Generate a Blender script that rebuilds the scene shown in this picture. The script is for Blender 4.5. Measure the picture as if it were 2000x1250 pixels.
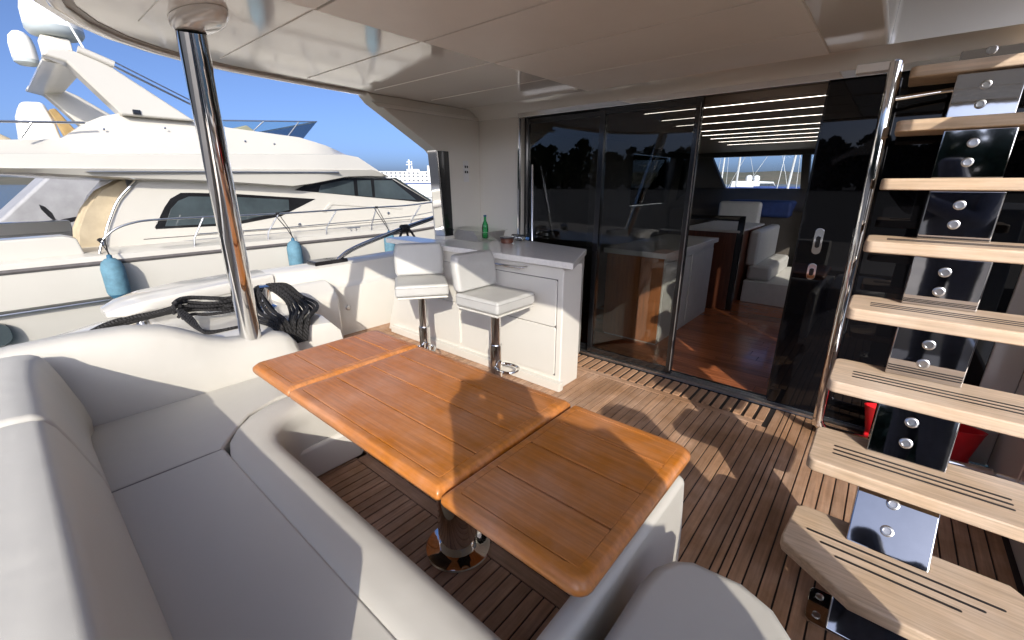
import bpy, bmesh, math, random
from mathutils import Vector, Matrix, noise
R = math.radians
random.seed(7)
scene = bpy.context.scene
for o in list(bpy.data.objects):
    bpy.data.objects.remove(o)

# ------------------------------------------------------------------ camera
cam_data = bpy.data.cameras.new('camera')
cam_data.sensor_width = 36.0
cam_data.lens = 15.1
cam_data.clip_start = 0.05
cam_data.clip_end = 12000
cam = bpy.data.objects.new('camera', cam_data)
scene.collection.objects.link(cam)
cam.location = (0, 0, 1.6)
cam.rotation_euler = (R(90 - 17.7), 0, R(40.4))
scene.camera = cam

# ------------------------------------------------------------------ sky, sun, exposure
SUN_DIR = Vector((1.38, -1.35, 0.92)).normalized()          # towards the sun
world = bpy.data.worlds.new('World')
scene.world = world
world.use_nodes = True
wn = world.node_tree
wn.nodes.clear()
w_out = wn.nodes.new('ShaderNodeOutputWorld')
w_bg = wn.nodes.new('ShaderNodeBackground')
w_sky = wn.nodes.new('ShaderNodeTexSky')
w_sky.sky_type = 'NISHITA'
w_sky.sun_disc = False
w_sky.sun_elevation = math.asin(SUN_DIR.z)
w_sky.sun_rotation = math.atan2(SUN_DIR.x, SUN_DIR.y)
w_sky.altitude = 0
w_sky.air_density = 0.33
w_sky.dust_density = 2.8
w_sky.ozone_density = 4.5
w_bg.inputs['Strength'].default_value = 0.125
wn.links.new(w_sky.outputs[0], w_bg.inputs['Color'])
wn.links.new(w_bg.outputs[0], w_out.inputs['Surface'])

sun_data = bpy.data.lights.new('sun', 'SUN')
sun_data.energy = 2.3
sun_data.angle = R(0.5)
sun_data.color = (1.0, 0.93, 0.82)
sun = bpy.data.objects.new('sun', sun_data)
scene.collection.objects.link(sun)
sun.rotation_euler = SUN_DIR.to_track_quat('Z', 'Y').to_euler()
sun.location = (20, -20, 20)

vs = scene.view_settings
vs.view_transform = 'Standard'
vs.look = 'None'
vs.gamma = 1.0
vs.use_curve_mapping = False
vs.exposure = 1.08
scene.cycles.use_denoising = True
scene.cycles.max_bounces = 12
scene.cycles.diffuse_bounces = 8
scene.cycles.glossy_bounces = 6
scene.cycles.transparent_max_bounces = 12
scene.cycles.transmission_bounces = 8
scene.cycles.sample_clamp_indirect = 6
scene.cycles.caustics_reflective = False
scene.cycles.caustics_refractive = False

# ------------------------------------------------------------------ helpers
COL = scene.collection


def tag(o, label=None, cat=None, group=None, kind=None):
    if label: o['label'] = label
    if cat: o['category'] = cat
    if group: o['group'] = group
    if kind: o['kind'] = kind
    return o


def thing(name, label, cat, loc=(0, 0, 0), rz=0.0, group=None):
    o = bpy.data.objects.new(name, None)
    o.empty_display_size = 0.1
    COL.objects.link(o)
    o.location = loc
    o.rotation_euler = (0, 0, rz)
    return tag(o, label, cat, group)


def root_loc(o):
    v = Vector((0, 0, 0))
    while o is not None:
        v += o.location
        o = o.parent
    return v


class MB:
    def __init__(self):
        self.bm = bmesh.new()

    def poly(self, pts, faces):
        vs_ = [self.bm.verts.new(p) for p in pts]
        for f in faces:
            try:
                self.bm.faces.new([vs_[i] for i in f])
            except ValueError:
                pass
        return self

    def box(self, x0, x1, y0, y1, z0, z1):
        p = [(x0, y0, z0), (x1, y0, z0), (x1, y1, z0), (x0, y1, z0), (x0, y0, z1), (x1, y0, z1), (x1, y1, z1), (x0, y1, z1)]
        return self.poly(p, [(0, 3, 2, 1), (4, 5, 6, 7), (0, 1, 5, 4), (1, 2, 6, 5), (2, 3, 7, 6), (3, 0, 4, 7)])

    def prism(self, pts, axis, a, b):
        n = len(pts)
        def m(p, t):
            if axis == 'x': return (t, p[0], p[1])
            if axis == 'y': return (p[0], t, p[1])
            return (p[0], p[1], t)
        v = [m(p, a) for p in pts] + [m(p, b) for p in pts]
        f = [tuple(range(n - 1, -1, -1)), tuple(range(n, 2 * n))]
        f += [(i, (i + 1) % n, n + (i + 1) % n, n + i) for i in range(n)]
        return self.poly(v, f)

    def loft(self, rings, cap=True, close=True):
        n = len(rings[0])
        v = [p for r_ in rings for p in r_]
        f = []
        for k in range(len(rings) - 1):
            for i in range(n if close else n - 1):
                j = (i + 1) % n
                f.append((k * n + i, k * n + j, (k + 1) * n + j, (k + 1) * n + i))
        if cap:
            f.append(tuple(range(n - 1, -1, -1)))
            f.append(tuple(range((len(rings) - 1) * n, len(rings) * n)))
        return self.poly(v, f)

    def tube(self, pts, r, n=10, closed=False):
        pts = [Vector(p) for p in pts]
        rr = r if isinstance(r, (list, tuple)) else [r] * len(pts)
        rings = []
        up = None
        for i, p in enumerate(pts):
            if closed:
                t = pts[(i + 1) % len(pts)] - pts[i - 1]
            else:
                t = (pts[min(i + 1, len(pts) - 1)] - pts[max(i - 1, 0)])
            t.normalize()
            if up is None:
                up = Vector((0, 0, 1)) if abs(t.z) < 0.9 else Vector((1, 0, 0))
            a = t.cross(up)
            if a.length < 1e-5:
                a = t.orthogonal()
            a.normalize()
            b = a.cross(t).normalized()
            up = b
            rings.append([tuple(p + (a * math.cos(2 * math.pi * k / n) + b * math.sin(2 * math.pi * k / n)) * rr[i]) for k in range(n)])
        if closed:
            rings.append(rings[0])
        return self.loft(rings, cap=not closed)

    def lathe(self, prof, c, n=24, M=None):
        rings = []
        for (r, z) in prof:
            ring = []
            for k in range(n):
                q = Vector((max(r, 1e-4) * math.cos(2 * math.pi * k / n), max(r, 1e-4) * math.sin(2 * math.pi * k / n), z))
                if M is not None: q = M @ q
                ring.append(tuple(q + Vector(c)))
            rings.append(ring)
        return self.loft(rings)

    def sweep(self, section, path):
        """section: closed list of (u, v); u to the left of travel, v up; path in (x, y)."""
        P = [Vector((p[0], p[1])) for p in path]
        rings = []
        for i, p in enumerate(P):
            d0 = (P[i] - P[i - 1]).normalized() if i > 0 else None
            d1 = (P[i + 1] - P[i]).normalized() if i < len(P) - 1 else None
            d0 = d0 or d1; d1 = d1 or d0
            t = (d0 + d1).normalized()
            nrm = Vector((-t.y, t.x))
            k = 1.0 / max(0.5, nrm.dot(Vector((-d1.y, d1.x))))
            rings.append([(p.x + nrm.x * u * k, p.y + nrm.y * u * k, v) for (u, v) in section])
        return self.loft(rings)

    def build(self, name, m, parent=None, bevel=0.0, seg=2, angle=35, smooth=True, local=False, sub=0, sharp=40):
        bm = self.bm
        bmesh.ops.remove_doubles(bm, verts=bm.verts, dist=1e-5)
        bmesh.ops.recalc_face_normals(bm, faces=bm.faces)
        if bevel > 0:
            bm.normal_update()
            ed = [e for e in bm.edges if len(e.link_faces) == 2 and e.calc_face_angle(0) > R(angle)]
            bmesh.ops.bevel(bm, geom=ed, offset=bevel, segments=seg, profile=0.5, affect='EDGES', clamp_overlap=True)
        me = bpy.data.meshes.new(name)
        if parent is not None and not local:
            bmesh.ops.translate(bm, verts=bm.verts, vec=-root_loc(parent))
        bm.to_mesh(me)
        bm.free()
        if smooth:
            for p in me.polygons: p.use_smooth = True
            me.set_sharp_from_angle(angle=R(sharp))
        me.materials.append(m)
        o = bpy.data.objects.new(name, me)
        COL.objects.link(o)
        if parent is not None: o.parent = parent
        if bevel > 0 and smooth:
            wnm = o.modifiers.new('weighted_normals', 'WEIGHTED_NORMAL')
            wnm.mode = 'FACE_AREA'; wnm.weight = 80; wnm.keep_sharp = True
        if sub:
            md = o.modifiers.new('subsurf', 'SUBSURF')
            md.levels = sub; md.render_levels = sub
        return o


def dup(src, parent, loc=None):
    c = src.copy()
    COL.objects.link(c)
    c.parent = parent
    if loc is not None: c.location = loc
    return c


def rrect(x0, x1, z0, z1, r, n=4):
    pts = []
    for cx, cz, a0 in ((x1 - r, z1 - r, 0), (x0 + r, z1 - r, 90), (x0 + r, z0 + r, 180), (x1 - r, z0 + r, 270)):
        for k in range(n + 1):
            a = R(a0 + 90 * k / n)
            pts.append((cx + r * math.cos(a), cz + r * math.sin(a)))
    return pts


def smooth_path(pts, k=6):
    """Catmull-Rom through 3D points."""
    P = [Vector(p) for p in pts]
    out = []
    for i in range(len(P) - 1):
        a = P[max(i - 1, 0)]; b = P[i]; c = P[i + 1]; d = P[min(i + 2, len(P) - 1)]
        for j in range(k):
            t = j / k
            out.append(0.5 * ((2 * b) + (c - a) * t + (2 * a - 5 * b + 4 * c - d) * t * t + (3 * b - a - 3 * c + d) * t ** 3))
    out.append(P[-1])
    return out


# ------------------------------------------------------------------ materials
def mat(name, col, rough=0.5, metal=0.0, coat=0.0, vary=0.0, vscale=3.0, bump=0.0, bscale=200.0, rnd=0.0, ior=1.5, stretch=None, rvary=0.0, col2=None, spec=0.5):
    m = bpy.data.materials.new(name)
    m.use_nodes = True
    nt = m.node_tree
    b = nt.nodes['Principled BSDF']
    b.inputs['Base Color'].default_value = (*col, 1)
    b.inputs['Roughness'].default_value = rough
    b.inputs['Metallic'].default_value = metal
    b.inputs['IOR'].default_value = ior
    b.inputs['Coat Weight'].default_value = coat
    b.inputs['Coat Roughness'].default_value = 0.08
    b.inputs['Specular IOR Level'].default_value = spec
    tc = nt.nodes.new('ShaderNodeTexCoord')
    vec = tc.outputs['Object']
    if stretch:
        mp = nt.nodes.new('ShaderNodeMapping')
        mp.inputs['Scale'].default_value = stretch
        nt.links.new(vec, mp.inputs['Vector'])
        if rnd:
            oi0 = nt.nodes.new('ShaderNodeObjectInfo')
            mul = nt.nodes.new('ShaderNodeMath'); mul.operation = 'MULTIPLY'; mul.inputs[1].default_value = 57.0
            nt.links.new(oi0.outputs['Random'], mul.inputs[0])
            nt.links.new(mul.outputs[0], mp.inputs['Location'])
        vec = mp.outputs['Vector']
    last = None
    if vary or col2:
        nz = nt.nodes.new('ShaderNodeTexNoise')
        nz.inputs['Scale'].default_value = vscale
        nz.inputs['Detail'].default_value = 6
        nz.inputs['Roughness'].default_value = 0.6
        nt.links.new(vec, nz.inputs['Vector'])
        rp = nt.nodes.new('ShaderNodeValToRGB')
        c2 = col2 or tuple(c * (1 - vary) for c in col)
        c1 = col if col2 else tuple(min(1, c * (1 + vary)) for c in col)
        rp.color_ramp.elements[0].position = 0.32; rp.color_ramp.elements[0].color = (*c2, 1)
        rp.color_ramp.elements[1].position = 0.68; rp.color_ramp.elements[1].color = (*c1, 1)
        nt.links.new(nz.outputs['Fac'], rp.inputs['Fac'])
        last = rp.outputs['Color']
        if rvary:
            mr = nt.nodes.new('ShaderNodeMapRange')
            mr.inputs['To Min'].default_value = max(0, rough - rvary); mr.inputs['To Max'].default_value = rough + rvary
            nt.links.new(nz.outputs['Fac'], mr.inputs['Value'])
            nt.links.new(mr.outputs[0], b.inputs['Roughness'])
    if rnd:
        oi = nt.nodes.new('ShaderNodeObjectInfo')
        hs = nt.nodes.new('ShaderNodeHueSaturation')
        mr2 = nt.nodes.new('ShaderNodeMapRange')
        mr2.inputs['To Min'].default_value = 1 - rnd; mr2.inputs['To Max'].default_value = 1 + rnd
        nt.links.new(oi.outputs['Random'], mr2.inputs['Value'])
        nt.links.new(mr2.outputs[0], hs.inputs['Value'])
        if last: nt.links.new(last, hs.inputs['Color'])
        else: hs.inputs['Color'].default_value = (*col, 1)
        last = hs.outputs['Color']
    if name.startswith(('deck_teak', 'varnished', 'tread')) and last:
        n4 = nt.nodes.new('ShaderNodeTexNoise'); n4.inputs['Scale'].default_value = 2.6; n4.inputs['Detail'].default_value = 5; n4.inputs['Roughness'].default_value = 0.65
        nt.links.new(tc.outputs['Object'], n4.inputs['Vector'])
        h4 = nt.nodes.new('ShaderNodeHueSaturation')
        m4 = nt.nodes.new('ShaderNodeMapRange'); m4.inputs['From Min'].default_value = 0.3; m4.inputs['From Max'].default_value = 0.7
        k4 = 0.30 if name.startswith('deck') else 0.12
        m4.inputs['To Min'].default_value = 1 - k4; m4.inputs['To Max'].default_value = 1 + k4 * 0.7
        s4 = nt.nodes.new('ShaderNodeMapRange'); s4.inputs['From Min'].default_value = 0.35; s4.inputs['From Max'].default_value = 0.75
        s4.inputs['To Min'].default_value = 1.15; s4.inputs['To Max'].default_value = 0.8
        nt.links.new(n4.outputs['Fac'], m4.inputs['Value']); nt.links.new(n4.outputs['Fac'], s4.inputs['Value'])
        nt.links.new(m4.outputs[0], h4.inputs['Value']); nt.links.new(s4.outputs[0], h4.inputs['Saturation'])
        nt.links.new(last, h4.inputs['Color']); last = h4.outputs['Color']
    if last: nt.links.new(last, b.inputs['Base Color'])
    if bump and name.endswith('vinyl'):
        n3 = nt.nodes.new('ShaderNodeTexNoise'); n3.inputs['Scale'].default_value = 7.0; n3.inputs['Detail'].default_value = 2
        nt.links.new(tc.outputs['Object'], n3.inputs['Vector'])
        bp0 = nt.nodes.new('ShaderNodeBump'); bp0.inputs['Strength'].default_value = 0.35; bp0.inputs['Distance'].default_value = 0.012
        nt.links.new(n3.outputs['Fac'], bp0.inputs['Height'])
    else:
        bp0 = None
    if bump:
        n2 = nt.nodes.new('ShaderNodeTexNoise')
        n2.inputs['Scale'].default_value = bscale
        n2.inputs['Detail'].default_value = 3
        nt.links.new(vec, n2.inputs['Vector'])
        bp = nt.nodes.new('ShaderNodeBump')
        bp.inputs['Strength'].default_value = bump
        bp.inputs['Distance'].default_value = 0.002
        nt.links.new(n2.outputs['Fac'], bp.inputs['Height'])
        if bp0: nt.links.new(bp0.outputs[0], bp.inputs['Normal'])
        nt.links.new(bp.outputs[0], b.inputs['Normal'])
    return m


def emit_mat(name, col, s):
    m = bpy.data.materials.new(name); m.use_nodes = True
    b = m.node_tree.nodes['Principled BSDF']
    b.inputs['Base Color'].default_value = (*col, 1)
    b.inputs['Emission Color'].default_value = (*col, 1)
    b.inputs['Emission Strength'].default_value = s
    return m


def pane_mat(name, tint, ior=1.5, rough=0.0, base_refl=0.0):
    m = bpy.data.materials.new(name); m.use_nodes = True
    nt = m.node_tree; nt.nodes.clear()
    out = nt.nodes.new('ShaderNodeOutputMaterial')
    mx = nt.nodes.new('ShaderNodeMixShader')
    tr = nt.nodes.new('ShaderNodeBsdfTransparent'); tr.inputs['Color'].default_value = (*tint, 1)
    gl = nt.nodes.new('ShaderNodeBsdfGlossy'); gl.inputs['Roughness'].default_value = rough
    fr = nt.nodes.new('ShaderNodeFresnel'); fr.inputs['IOR'].default_value = ior
    ad = nt.nodes.new('ShaderNodeMath'); ad.operation = 'ADD'; ad.use_clamp = True; ad.inputs[1].default_value = base_refl
    nt.links.new(fr.outputs[0], ad.inputs[0]); nt.links.new(ad.outputs[0], mx.inputs[0])
    nt.links.new(tr.outputs[0], mx.inputs[1]); nt.links.new(gl.outputs[0], mx.inputs[2])
    nt.links.new(mx.outputs[0], out.inputs['Surface'])
    return m


M = dict(
    gel=mat('white_gelcoat', (0.67, 0.645, 0.585), 0.16, coat=0.4, vary=0.02, vscale=1.3, rvary=0.05),
    gel_ceiling=mat('ceiling_gelcoat', (0.80, 0.77, 0.72), 0.07, coat=0.8, vary=0.03, vscale=1.0, rvary=0.02),
    lining=mat('ceiling_lining', (0.82, 0.775, 0.71), 0.38, vary=0.02, vscale=5, bump=0.1, bscale=400),
    cream=mat('cream_gelcoat', (0.545, 0.522, 0.462), 0.2, coat=0.35, vary=0.035, vscale=0.7, rvary=0.05),
    cream_sh=mat('cream_panel', (0.74, 0.69, 0.58), 0.4, vary=0.03),
    nonskid=mat('nonskid', (0.70, 0.68, 0.63), 0.6, bump=0.3, bscale=300),
    vinyl=mat('grey_vinyl', (0.55, 0.53, 0.475), 0.46, vary=0.03, vscale=1.7, bump=0.25, bscale=900, rvary=0.05),
    vinyl_l=mat('pale_vinyl', (0.44, 0.435, 0.41), 0.42, vary=0.03, vscale=6, bump=0.25, bscale=900),
    caulk=mat('black_caulk', (0.018, 0.014, 0.013), 0.6, vary=0.3, vscale=30),
    deck=mat('deck_teak', (0.43, 0.262, 0.165), 0.62, vary=0.22, vscale=2.2, rnd=0.16, stretch=(30, 1.5, 30), bump=0.35, bscale=60),
    deckx=mat('deck_teak_cross', (0.43, 0.262, 0.165), 0.62, vary=0.22, vscale=2.2, rnd=0.14, stretch=(1.5, 30, 30), bump=0.35, bscale=60),
    tread=mat('tread_teak', (0.57, 0.43, 0.305), 0.55, vary=0.20, vscale=2.0, rnd=0.06, stretch=(1.6, 38, 38), bump=0.15, bscale=60),
    table=mat('varnished_teak', (0.455, 0.185, 0.066), 0.40, coat=0.15, vary=0.20, vscale=2.0, stretch=(1.5, 40, 40), rvary=0.08, rnd=0.05),
    table_rim=mat('varnished_teak_rim', (0.475, 0.195, 0.07), 0.38, coat=0.15, vary=0.22, vscale=2.0, stretch=(2.0, 24, 24), rvary=0.06, rnd=0.05),
    chrome=mat('polished_steel', (0.82, 0.81, 0.79), 0.045, metal=1.0, vary=0.04, vscale=8, rvary=0.02),
    mirror=mat('mirror_steel_plate', (0.60, 0.59, 0.58), 0.035, metal=1.0, vary=0.06, vscale=6, rvary=0.02, bump=0.05, bscale=9),
    steel=mat('brushed_steel', (0.6, 0.6, 0.6), 0.28, metal=1.0, vary=0.1, vscale=20, stretch=(1, 40, 40)),
    black=mat('black_frame', (0.008, 0.008, 0.009), 0.18, coat=0.5, vary=0.2, vscale=5),
    darkglass=mat('dark_glass', (0.004, 0.004, 0.005), 0.015, ior=1.40, vary=0.2, vscale=1),
    glass=pane_mat('tinted_pane', (0.62, 0.63, 0.62)),
    clear=pane_mat('clear_pane', (0.96, 0.98, 0.98)),
    plastic=pane_mat('clear_plastic', (0.96, 0.97, 0.96), ior=1.2, rough=0.02),
    yglass=mat('yacht_window_glass', (0.05, 0.065, 0.07), 0.05, ior=1.5, vary=0.25, vscale=1.5, rvary=0.02),
    yframe=mat('yacht_window_frame', (0.012, 0.012, 0.013), 0.2, vary=0.2),
    rubber=mat('rubber', (0.10, 0.09, 0.085), 0.5, vary=0.2, vscale=8),
    rope=mat('black_rope', (0.014, 0.013, 0.013), 0.8, vary=0.5, vscale=60, bump=0.9, bscale=180),
    fender=mat('fender_blue', (0.095, 0.205, 0.265), 0.75, vary=0.22, vscale=9, bump=0.3, bscale=150),
    fender_d=mat('fender_end', (0.03, 0.12, 0.20), 0.6, vary=0.2, vscale=9),
    red=mat('red_plastic', (0.60, 0.012, 0.018), 0.3, vary=0.08, vscale=8),
    mat_b=mat('woven_mat', (0.16, 0.09, 0.05), 0.9, vary=0.6, vscale=90, bump=0.9, bscale=160),
    green=pane_mat('green_glass', (0.22, 0.78, 0.42)),
    bluecap=mat('blue_cap', (0.10, 0.25, 0.55), 0.4),
    saloon_wood=mat('saloon_floor_wood', (0.36, 0.115, 0.045), 0.22, coat=0.4, vary=0.30, vscale=2.0, rnd=0.22, stretch=(1.6, 26, 26)),
    walnut=mat('cabinet_wood', (0.42, 0.155, 0.055), 0.3, coat=0.3, vary=0.28, vscale=2.0, stretch=(22, 22, 1.6)),
    darkwood=mat('dark_wood', (0.12, 0.04, 0.02), 0.3, vary=0.3, vscale=2.0, stretch=(22, 22, 1.6)),
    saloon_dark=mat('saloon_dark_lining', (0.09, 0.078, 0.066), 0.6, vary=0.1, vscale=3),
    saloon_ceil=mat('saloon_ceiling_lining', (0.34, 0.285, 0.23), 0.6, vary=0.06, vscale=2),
    saloon_pale=mat('saloon_pale_fabric', (0.55, 0.54, 0.50), 0.7, vary=0.05, vscale=10),
    navy=mat('navy_fabric', (0.02, 0.045, 0.16), 0.7, vary=0.15, vscale=10),
    led=emit_mat('lamp_strip', (1.0, 0.92, 0.8), 5.0),
    downlight=emit_mat('downlight_glow', (1.0, 0.9, 0.75), 2.0),
    tarp=mat('grey_tarpaulin', (0.34, 0.34, 0.35), 0.6, vary=0.12, vscale=3, bump=0.6, bscale=8),
    canvas=mat('beige_canvas', (0.42, 0.35, 0.24), 0.8, vary=0.12, vscale=4),
    board=mat('ochre_board', (0.30, 0.20, 0.075), 0.5, vary=0.25, vscale=6),
    teakred=mat('red_teak', (0.26, 0.09, 0.06), 0.4, vary=0.2, vscale=4, stretch=(10, 2, 10)),
    dome=mat('radome_white', (0.80, 0.80, 0.77), 0.35, vary=0.03, vscale=4),
    dome_g=mat('radome_grey', (0.42, 0.47, 0.48), 0.4, vary=0.05),
    ship=mat('ship_white', (0.80, 0.80, 0.78), 0.5, vary=0.03),
    ship_win=mat('ship_windows', (0.06, 0.07, 0.09), 0.2, vary=0.1),
    orange=mat('orange_paint', (0.6, 0.16, 0.06), 0.5, vary=0.1),
    quaystone=mat('quay_stone', (0.34, 0.31, 0.27), 0.85, vary=0.25, vscale=1.0, bump=0.4, bscale=6),
    blue_canvas=mat('blue_canvas', (0.03, 0.06, 0.20), 0.8, vary=0.15),
    mast=mat('mast_alloy', (0.62, 0.62, 0.60), 0.4, metal=0.3, vary=0.05),
    hill=mat('hill_scrub', (0.07, 0.085, 0.055), 0.95, vary=0.45, vscale=0.02, col2=(0.16, 0.13, 0.09)),
    leaf=mat('shore_leaves', (0.035, 0.055, 0.022), 0.8, vary=0.5, vscale=0.6),
    cloth=mat('dark_cloth', (0.03, 0.035, 0.06), 0.85, vary=0.2, vscale=20),
    skin=mat('skin', (0.45, 0.26, 0.18), 0.5, vary=0.08, vscale=20),
    screen=mat('phone_body', (0.02, 0.02, 0.022), 0.2, vary=0.1),
    asphalt=mat('quay_asphalt', (0.05, 0.05, 0.05), 0.9, vary=0.3, vscale=0.8, bump=0.4, bscale=20),
    quay_pale=mat('quay_concrete', (0.26, 0.24, 0.215), 0.9, vary=0.12, vscale=0.8, bump=0.4, bscale=20),
    thread=mat('seam_thread', (0.30, 0.29, 0.275), 0.7, vary=0.15, vscale=60),
    groove=mat('drip_groove_seal', (0.27, 0.215, 0.17), 0.35, vary=0.1, vscale=3),
    porcelain=mat('worktop', (0.80, 0.78, 0.73), 0.22, coat=0.3, vary=0.05, vscale=40),
)
wm = bpy.data.materials.new('sea_water'); wm.use_nodes = True
nt = wm.node_tree; b_ = nt.nodes['Principled BSDF']
b_.inputs['Base Color'].default_value = (0.012, 0.035, 0.04, 1)
b_.inputs['Roughness'].default_value = 0.06
b_.inputs['IOR'].default_value = 1.33
tc = nt.nodes.new('ShaderNodeTexCoord'); nz = nt.nodes.new('ShaderNodeTexNoise')
nz.inputs['Scale'].default_value = 1.6; nz.inputs['Detail'].default_value = 4
nt.links.new(tc.outputs['Object'], nz.inputs['Vector'])
bp = nt.nodes.new('ShaderNodeBump'); bp.inputs['Strength'].default_value = 0.5; bp.inputs['Distance'].default_value = 0.15
nt.links.new(nz.outputs['Fac'], bp.inputs['Height']); nt.links.new(bp.outputs[0], b_.inputs['Normal'])
M['water'] = wm


_r = M['rope'].node_tree
_w = _r.nodes.new('ShaderNodeTexWave'); _w.wave_type = 'BANDS'; _w.bands_direction = 'DIAGONAL'
_w.inputs['Scale'].default_value = 26.0; _w.inputs['Distortion'].default_value = 1.5
_t = _r.nodes.new('ShaderNodeTexCoord'); _r.links.new(_t.outputs['Object'], _w.inputs['Vector'])
_b = _r.nodes.new('ShaderNodeBump'); _b.inputs['Strength'].default_value = 1.0; _b.inputs['Distance'].default_value = 0.006
_r.links.new(_w.outputs['Fac'], _b.inputs['Height']); _r.links.new(_b.outputs[0], _r.nodes['Principled BSDF'].inputs['Normal'])


def struct(mb, name, m, label=None, **kw):
    return tag(mb.build(name, m, **kw), label, kind='structure')


# ================================================================== SETTING: water, hills
WZ = -1.15
mb = MB(); mb.poly([(-4000, -4000, WZ), (4000, -4000, WZ), (4000, 4000, WZ), (-4000, 4000, WZ)], [(0, 1, 2, 3)])
struct(mb, 'water', M['water'])

mb = MB()
cols = []
for i in range(121):
    a = R(-100 + 200 * i / 120)
    d = 1500
    hgt = 30 + 20 * noise.noise((i * 0.09, 3.1, 0)) + 8 * noise.noise((i * 0.33, 7.7, 0)) + 5 * noise.noise((i * 1.1, 1.7, 0))
    if a < R(-25): hgt *= 0.75
    cols.append([(-math.sin(a) * (d - 350), math.cos(a) * (d - 350), WZ - 1), (-math.sin(a) * (d - 150), math.cos(a) * (d - 150), hgt * 0.45), (-math.sin(a) * d, math.cos(a) * d, max(9, hgt)), (-math.sin(a) * (d + 400), math.cos(a) * (d + 400), WZ - 1)])
mb.loft(cols, cap=False, close=False)
struct(mb, 'hills', M['hill'])

# ================================================================== our yacht: deck
DECK_X0, DECK_X1 = -4.32, 0.74
mb = MB(); mb.box(DECK_X0, DECK_X1, -0.9, 3.47, -0.08, -0.006)
deck = struct(mb, 'deck', M['caulk'])
PITCH, GAP = 0.0585, 0.0068


def plank(x0, x1, y0, y1, m, name='deck_plank', z=0.0):
    b = MB(); b.box(x0, x1, y0, y1, z - 0.02, z)
    return b.build(name, m, deck, bevel=0.0012, seg=1)


x = DECK_X0
narrow = 0
while x < DECK_X1 - 0.02:
    w = PITCH
    if -0.285 < x < -0.225: w = 0.034
    x1 = min(x + w - GAP, DECK_X1)
    # butt joints along the run
    y_end = 3.10 if -2.78 < x < -0.40 else 3.44
    if -2.2 < x < -0.45:
        if x < -2.1 + 0.06: pass
        plank(x, x1, 0.30, 1.085, M['deck'])
        y_start = 1.165
    else:
        y_start = 0.30
    cuts = [y_start]
    if random.random() < 0.35:
        cuts.append(y_start + random.uniform(0.5, y_end - y_start - 0.4))
    cuts.append(y_end)
    for a, b2 in zip(cuts[:-1], cuts[1:]):
        plank(x, x1, a + (0.002 if a != y_start else 0), b2 - 0.002, M['deck'])
    x += w
plank(-2.2, -0.45, 1.0905, 1.1595, M['deckx'], 'margin_board')
plank(-2.78, -0.38, 3.106, 3.165, M['deckx'], 'margin_board')
# drain grating in front of the door
gx = -2.74
gm = MB(); gm.box(0, 0.052, 0, 0.235, 0, 0.022)
first = None
while gx < -0.42:
    if first is None:
        first = gm.build('grating_bar', M['deck'], deck, bevel=0.004, seg=2, local=True)
        first.location = (gx, 3.175, -0.018)
    else:
        dup(first, deck, (gx, 3.175, -0.018))
    gx += 0.0745

# ================================================================== ceiling / flybridge overhang
CZ = 2.30
# overhang slab with a stair well cut as a notch from the starboard side (x > -0.17, 1.95 < y < 3.3)
slab = [(0.95, 0.26), (-2.30, 0.22), (-2.62, 0.25), (-2.82, 0.30), (-3.03, 0.41), (-3.22, 0.57), (-3.36, 0.76), (-3.46, 0.97), (-3.53, 1.25), (-3.56, 1.7), (-3.57, 4.3), (0.95, 4.3), (0.95, 3.36), (-0.17, 3.36), (-0.17, 2.05), (0.95, 2.05)]
mb = MB(); mb.prism(slab, 'z', CZ, CZ + 0.34)
ceiling = struct(mb, 'ceiling', M['gel_ceiling'], bevel=0.02, seg=3)
# rim moulding round the edge
edge = [(0.95, 0.40), (-2.30, 0.355), (-2.55, 0.37), (-2.74, 0.41), (-2.92, 0.50), (-3.08, 0.63), (-3.20, 0.80), (-3.28, 0.98), (-3.335, 1.22), (-3.375, 1.6), (-3.40, 2.19)]
sec = [(-0.07, CZ + 0.02), (-0.07, CZ - 0.012), (-0.06, CZ - 0.02), (-0.03, CZ - 0.02), (-0.02, CZ - 0.012), (-0.02, CZ + 0.02)]
pth = [(p[0], p[1]) for p in edge]
mb = MB(); mb.sweep([(-u, v) for (u, v) in sec], pth)
mb.build('edge_moulding', M['gel_ceiling'], ceiling, sharp=50)
sec2 = [(-0.018, CZ + 0.01), (-0.018, CZ - 0.0035), (0.014, CZ - 0.0035), (0.014, CZ + 0.01)]
mb = MB(); mb.sweep([(-u, v) for (u, v) in sec2], pth)
mb.build('drip_groove', M['groove'], ceiling)


def cpanel(x0, x1, y0, y1, m, z=CZ, t=0.012):
    b = MB(); b.box(x0, x1, y0, y1, z - t, z + 0.004)
    return b.build('ceiling_panel', m, ceiling, bevel=0.004, seg=2)


mb = MB(); mb.box(-1.99, -0.43, 0.53, 3.25, CZ - 0.003, CZ - 0.0005); mb.build('joint_backing', M['rubber'], ceiling)
ys = [0.52, 1.07, 1.635, 2.17, 2.74, 3.26]
g = 0.006
for a, b2 in zip(ys[:-1], ys[1:]):
    cpanel(-2.0 + g, -0.42 - g, a + g, b2 - g, M['lining'])
for a, b2 in zip([0.62] + ys[1:], ys[1:]):
    cpanel(-3.28 + (0.42 if a < 1 else 0.0) + (0.1 if a < 1.2 else 0), -2.0 - g, a + g, b2 - g, M['gel_ceiling'], t=0.005)
for (a, b2) in ((0.55, 1.30), (1.31, 2.03)):
    cpanel(-0.42 + g, 0.6, a + g, b2 - g, M['gel_ceiling'], t=0.006)
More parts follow.
